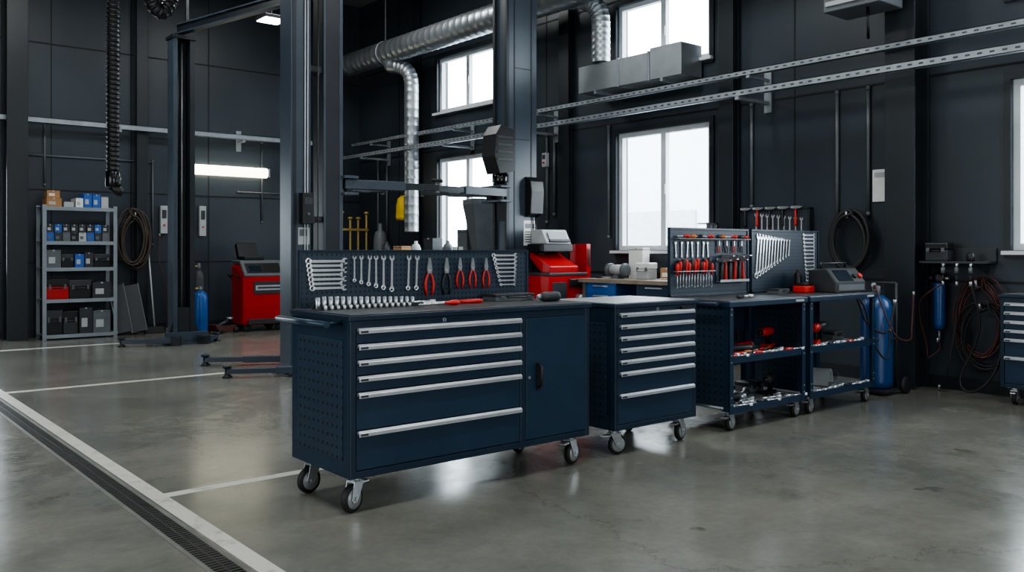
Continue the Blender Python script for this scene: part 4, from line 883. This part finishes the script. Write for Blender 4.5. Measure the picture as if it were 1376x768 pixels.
# ---------------- blue gas cylinders ----------------
e=thing('gas_cylinder_trolley','blue gas cylinder standing on a small wheeled trolley','gas cylinder',(7.66,4.0,0))
b=MB(); b.lathe([(.10,.05),(.135,.07),(.14,.12),(.14,.76),(.12,.84),(.06,.89),(.035,.90)],(0,0,0),blued,'z',28); b.obj('cylinder',e)
b=MB(); b.lathe([(.03,.90),(.035,.92),(.035,.97),(.02,.98)],(0,0,0),mgrey,'z',12); b.cyl((-.06,0,.94),(.0,0,.94),.012,brass,seg=8); b.lathe([(.025,-.01),(.025,.01)],(-.05,0,.98),lgrey,'y',14); b.obj('valve',e)
b=MB(); b.box(-.16,.16,-.16,.16,.03,.05,dgrey); b.tube([(.15,-.1,.05),(.17,-.1,.6),(.17,-.1,1.0)],.012,dgrey,8); b.tube([(.15,.1,.05),(.17,.1,.6),(.17,.1,1.0),(.17,-.1,1.0)],.012,dgrey,8); b.tube([(.16,.1,.5),(0,.152,.5),(-.14,.06,.5),(-.14,-.06,.5),(0,-.152,.5),(.16,-.1,.5)],.008,dgrey,6); b.obj('trolley_frame',e)
for s in (-1,1):
    b=MB(); b.lathe([(.03,-.02),(.075,-.018),(.08,0),(.075,.018),(.03,.02)],(.16,s*.19,.08),rubber,'y',20); b.cyl((.16,s*.15,.08),(.16,s*.19,.08),.01,steel,seg=8); b.obj('wheel',e)
cable([(7.60,3.99,.95),(7.45,3.9,.98),(7.42,3.82,.8),(7.5,3.74,.55),(7.72,3.72,.5),(7.92,3.80,.6),(8.0,3.82,.9)],.008,redh,'red-brown gas hose hanging from the cylinder valve')
cable([(D0[0]+.98,D0[1]+.35,.96),(7.28,4.0,.9),(7.34,3.92,.66),(7.46,3.80,.58),(7.60,3.80,.84)],.010,rubber,'black cable drooping between tester and cylinder',name='power_cable',cat='cable')
cable([(D0[0]+1.0,D0[1]+.2,.95),(7.26,3.9,.8),(7.3,3.84,.5),(7.42,3.78,.35),(7.52,3.8,.6)],.008,rubber,'thin black cable hanging off the trolley end',name='power_cable',cat='cable')
def cylr(x,y,r,h,m,label):
    e=thing('gas_cylinder',label,'gas cylinder',(x,y,0)); b=MB(); b.lathe([(r*.9,0),(r,.02),(r,h*.82),(r*.8,h*.9),(r*.35,h*.95)],(0,0,0),m,'z',22); b.obj('body',e)
    b=MB(); b.lathe([(r*.35,h*.95),(r*.35,h),(r*.2,h*1.05)],(0,0,0),mgrey,'z',10); b.cyl((0,0,h),(-r*.8,0,h),.015,brass,seg=8); b.obj('valve',e)
cylr(Xat(269,13.2),13.2,.11,.72,blue,'blue gas cylinder standing beside the lift post')
cylr(Xat(268,13.6),13.62,.09,1.05,dgrey,'dark grey gas cylinder standing behind the blue one')

# ---------------- red AC service machine ----------------
e=thing('ac_service_station','upright rounded red air-conditioning service station on wheels','workshop machine',(5.58,13.35,0))
b=MB(); b.prism([(0.03,.10),(.5,.10),(.5,1.08),(.20,1.08),(.0,.88),(0.0,.4)],'x',0,.74,red); b.obj('cabinet',e,bevel=.06)
b=MB(); b.prism([(-.02,.90),(.0,.87),(.21,1.09),(.5,1.09),(.5,1.14),(.18,1.14)],'x',.02,.72,mgrey); b.obj('console',e,bevel=.02)
b=MB(); b.M=Matrix.Translation((.08,.01,.935))@Matrix.Rotation(rad(50),4,'X'); b.box(0,.58,0,.20,-.003,.006,black); b.box(.05,.25,.03,.14,.006,.009,screen); b.M=None; b.obj('control_panel',e)
b=MB(); b.box(.12,.46,.22,.46,1.14,1.20,black); b.M=Matrix.Translation((.12,.44,1.19))@Matrix.Rotation(rad(-25),4,'X'); b.box(0,.34,0,.10,0,.26,black); b.M=None; b.obj('open_tray',e,bevel=.015,label='black top tray with raised lid')
b=MB(); b.box(.18,.70,-.012,.02,.60,.80,dgrey); b.box(.21,.67,-.015,-.012,.66,.74,lgrey); b.box(.24,.64,-.017,-.015,.685,.715,dgrey); b.obj('front_panel',e,bevel=.003)
b=MB(); b.box(.1,.64,.0,.04,.12,.2,dgrey); b.obj('kick_plate',e,bevel=.005)
for x in (.10,.64):
    b=MB(); b.lathe([(.03,-.02),(.055,-.02),(.06,0),(.055,.02),(.03,.02)],(x,.08,.06),rubber,'y',16); b.box(x-.02,x+.02,.06,.1,.09,.105,steel); b.obj('caster',e)
    b=MB(); b.lathe([(.04,-.02),(.095,-.02),(.1,0),(.095,.02),(.04,.02)],(x,.44,.1),rubber,'y',16); b.obj('wheel',e)
b=MB(); b.tube([(.0,.1,.85),(-.06,.1,.9),(-.06,.45,.9),(0,.45,.85)],.012,black,8); b.obj('push_handle',e)
for k,(px,lab) in enumerate(((160,'dark flat panel with grey edge leaning on the wall'),(180,'dark panel with silver edge leaning beside the rack'))):
    x=Xat(px,14.0); e=thing('leaning_panel',lab,'panel',(x,14.05,.035),(rad(-13),rad(-10),rad(-14)),group='leaning panels')
    b=MB(); b.box(0,.2,0,.02,0,.74,dgrey); b.obj('sheet',e); b=MB(); b.box(-.015,0,-.005,.025,0,.76,galvr); b.obj('edge_profile',e); b=MB(); b.box(.2,.212,-.005,.025,0,.76,mgrey); b.obj('edge_profile',e)
e=thing('floor_jack','dark trolley jack standing on the floor by the machine','jack',(Xat(298,13.5),13.5,0),(0,0,rad(20)))
b=MB(); b.box(-.2,.2,-.12,-.1,.03,.12,redh); b.box(-.2,.2,.1,.12,.03,.12,redh); b.box(-.2,-.1,-.1,.1,.04,.14,redh); b.obj('frame',e,bevel=.004)
b=MB(); b.tube([(-.1,0,.1),(.16,0,.2)],.03,dgrey,8); b.lathe([(.05,.2),(.06,.22),(.05,.24)],(.16,0,0),steel,'z',12); b.obj('lifting_arm',e)
for x in (-.16,.17):
    for y in (-.14,.14):
        b=MB(); b.lathe([(.01,-.015),(.045,-.015),(.045,.015),(.01,.015)],(x,y,.045),rubber,'y',14); b.obj('wheel',e)
x=Xat(207,14.2); e=thing('broom','broom with grey handle leaning against the back wall','broom',(x,14.15,0),(rad(-14),rad(0),0))
b=MB(); b.cyl((0,0,.1),(0,0,1.35),.013,lgrey,seg=8); b.obj('handle',e); b=MB(); b.prism([(-.16,0),(.16,0),(.13,.1),(-.13,.1)],'y',-.025,.025,black); b.obj('brush',e)

# ---------------- lights, world, camera ----------------
def area(name,loc,rot,sx,sy,p,c=(1,1,1),portal=False):
    l=bpy.data.lights.new(name,'AREA'); l.shape='RECTANGLE'; l.size=sx; l.size_y=sy; l.energy=p; l.color=c
    if portal: l.cycles.is_portal=True
    o=bpy.data.objects.new(name,l); COL.objects.link(o); o.location=loc; o.rotation_euler=rot; return o
cool=(.92,.98,1)
area('fill_light_front',(2.0,-4.8,2.4),(rad(90),0,0),6,4,320,cool)  # added fill standing in for gate daylight; the front wall is closed
area('fill_light_side',(-4.8,4.5,2.6),(rad(90),0,rad(-90)),6,4,270,cool)  # second added fill from the left, where the wall has no opening
for x,y in ((1.5,2.0),(5.5,2.0),(1.5,7.0),(5.6,6.2),(2.5,11.5),(6.0,11.0)):
    area('ceiling_fill_light',(x,y,5.6),(0,0,0),1.5,.5,84,(.98,1,.99))  # unseen overhead fill added for ambient brightness, no fixtures modelled
for a,b in lowwin:
    area('window_portal',(XW+.22,(a+b)/2,2.06),(rad(90),0,rad(90)),1.5,1.52,10,cool,True)
    area('window_portal',(XW+.22,(a+b)/2,4.03),(rad(90),0,rad(90)),1.5,.9,10,cool,True)
w=bpy.data.worlds.new('world'); scene.world=w; w.use_nodes=True
bg=w.node_tree.nodes['Background']; bg.inputs[0].default_value=(.92,.97,1,1); bg.inputs[1].default_value=14.0
cam=bpy.data.cameras.new('camera'); co=bpy.data.objects.new('camera',cam); COL.objects.link(co)
co.location=(0,0,CH); co.rotation_euler=(rad(90),0,-TH); cam.sensor_width=36; cam.lens=F/1376*36; cam.shift_y=-48/1376
cam.clip_start=.05; scene.camera=co
scene.view_settings.view_transform='AgX'
try: scene.view_settings.look='AgX - Medium High Contrast'
except Exception: pass
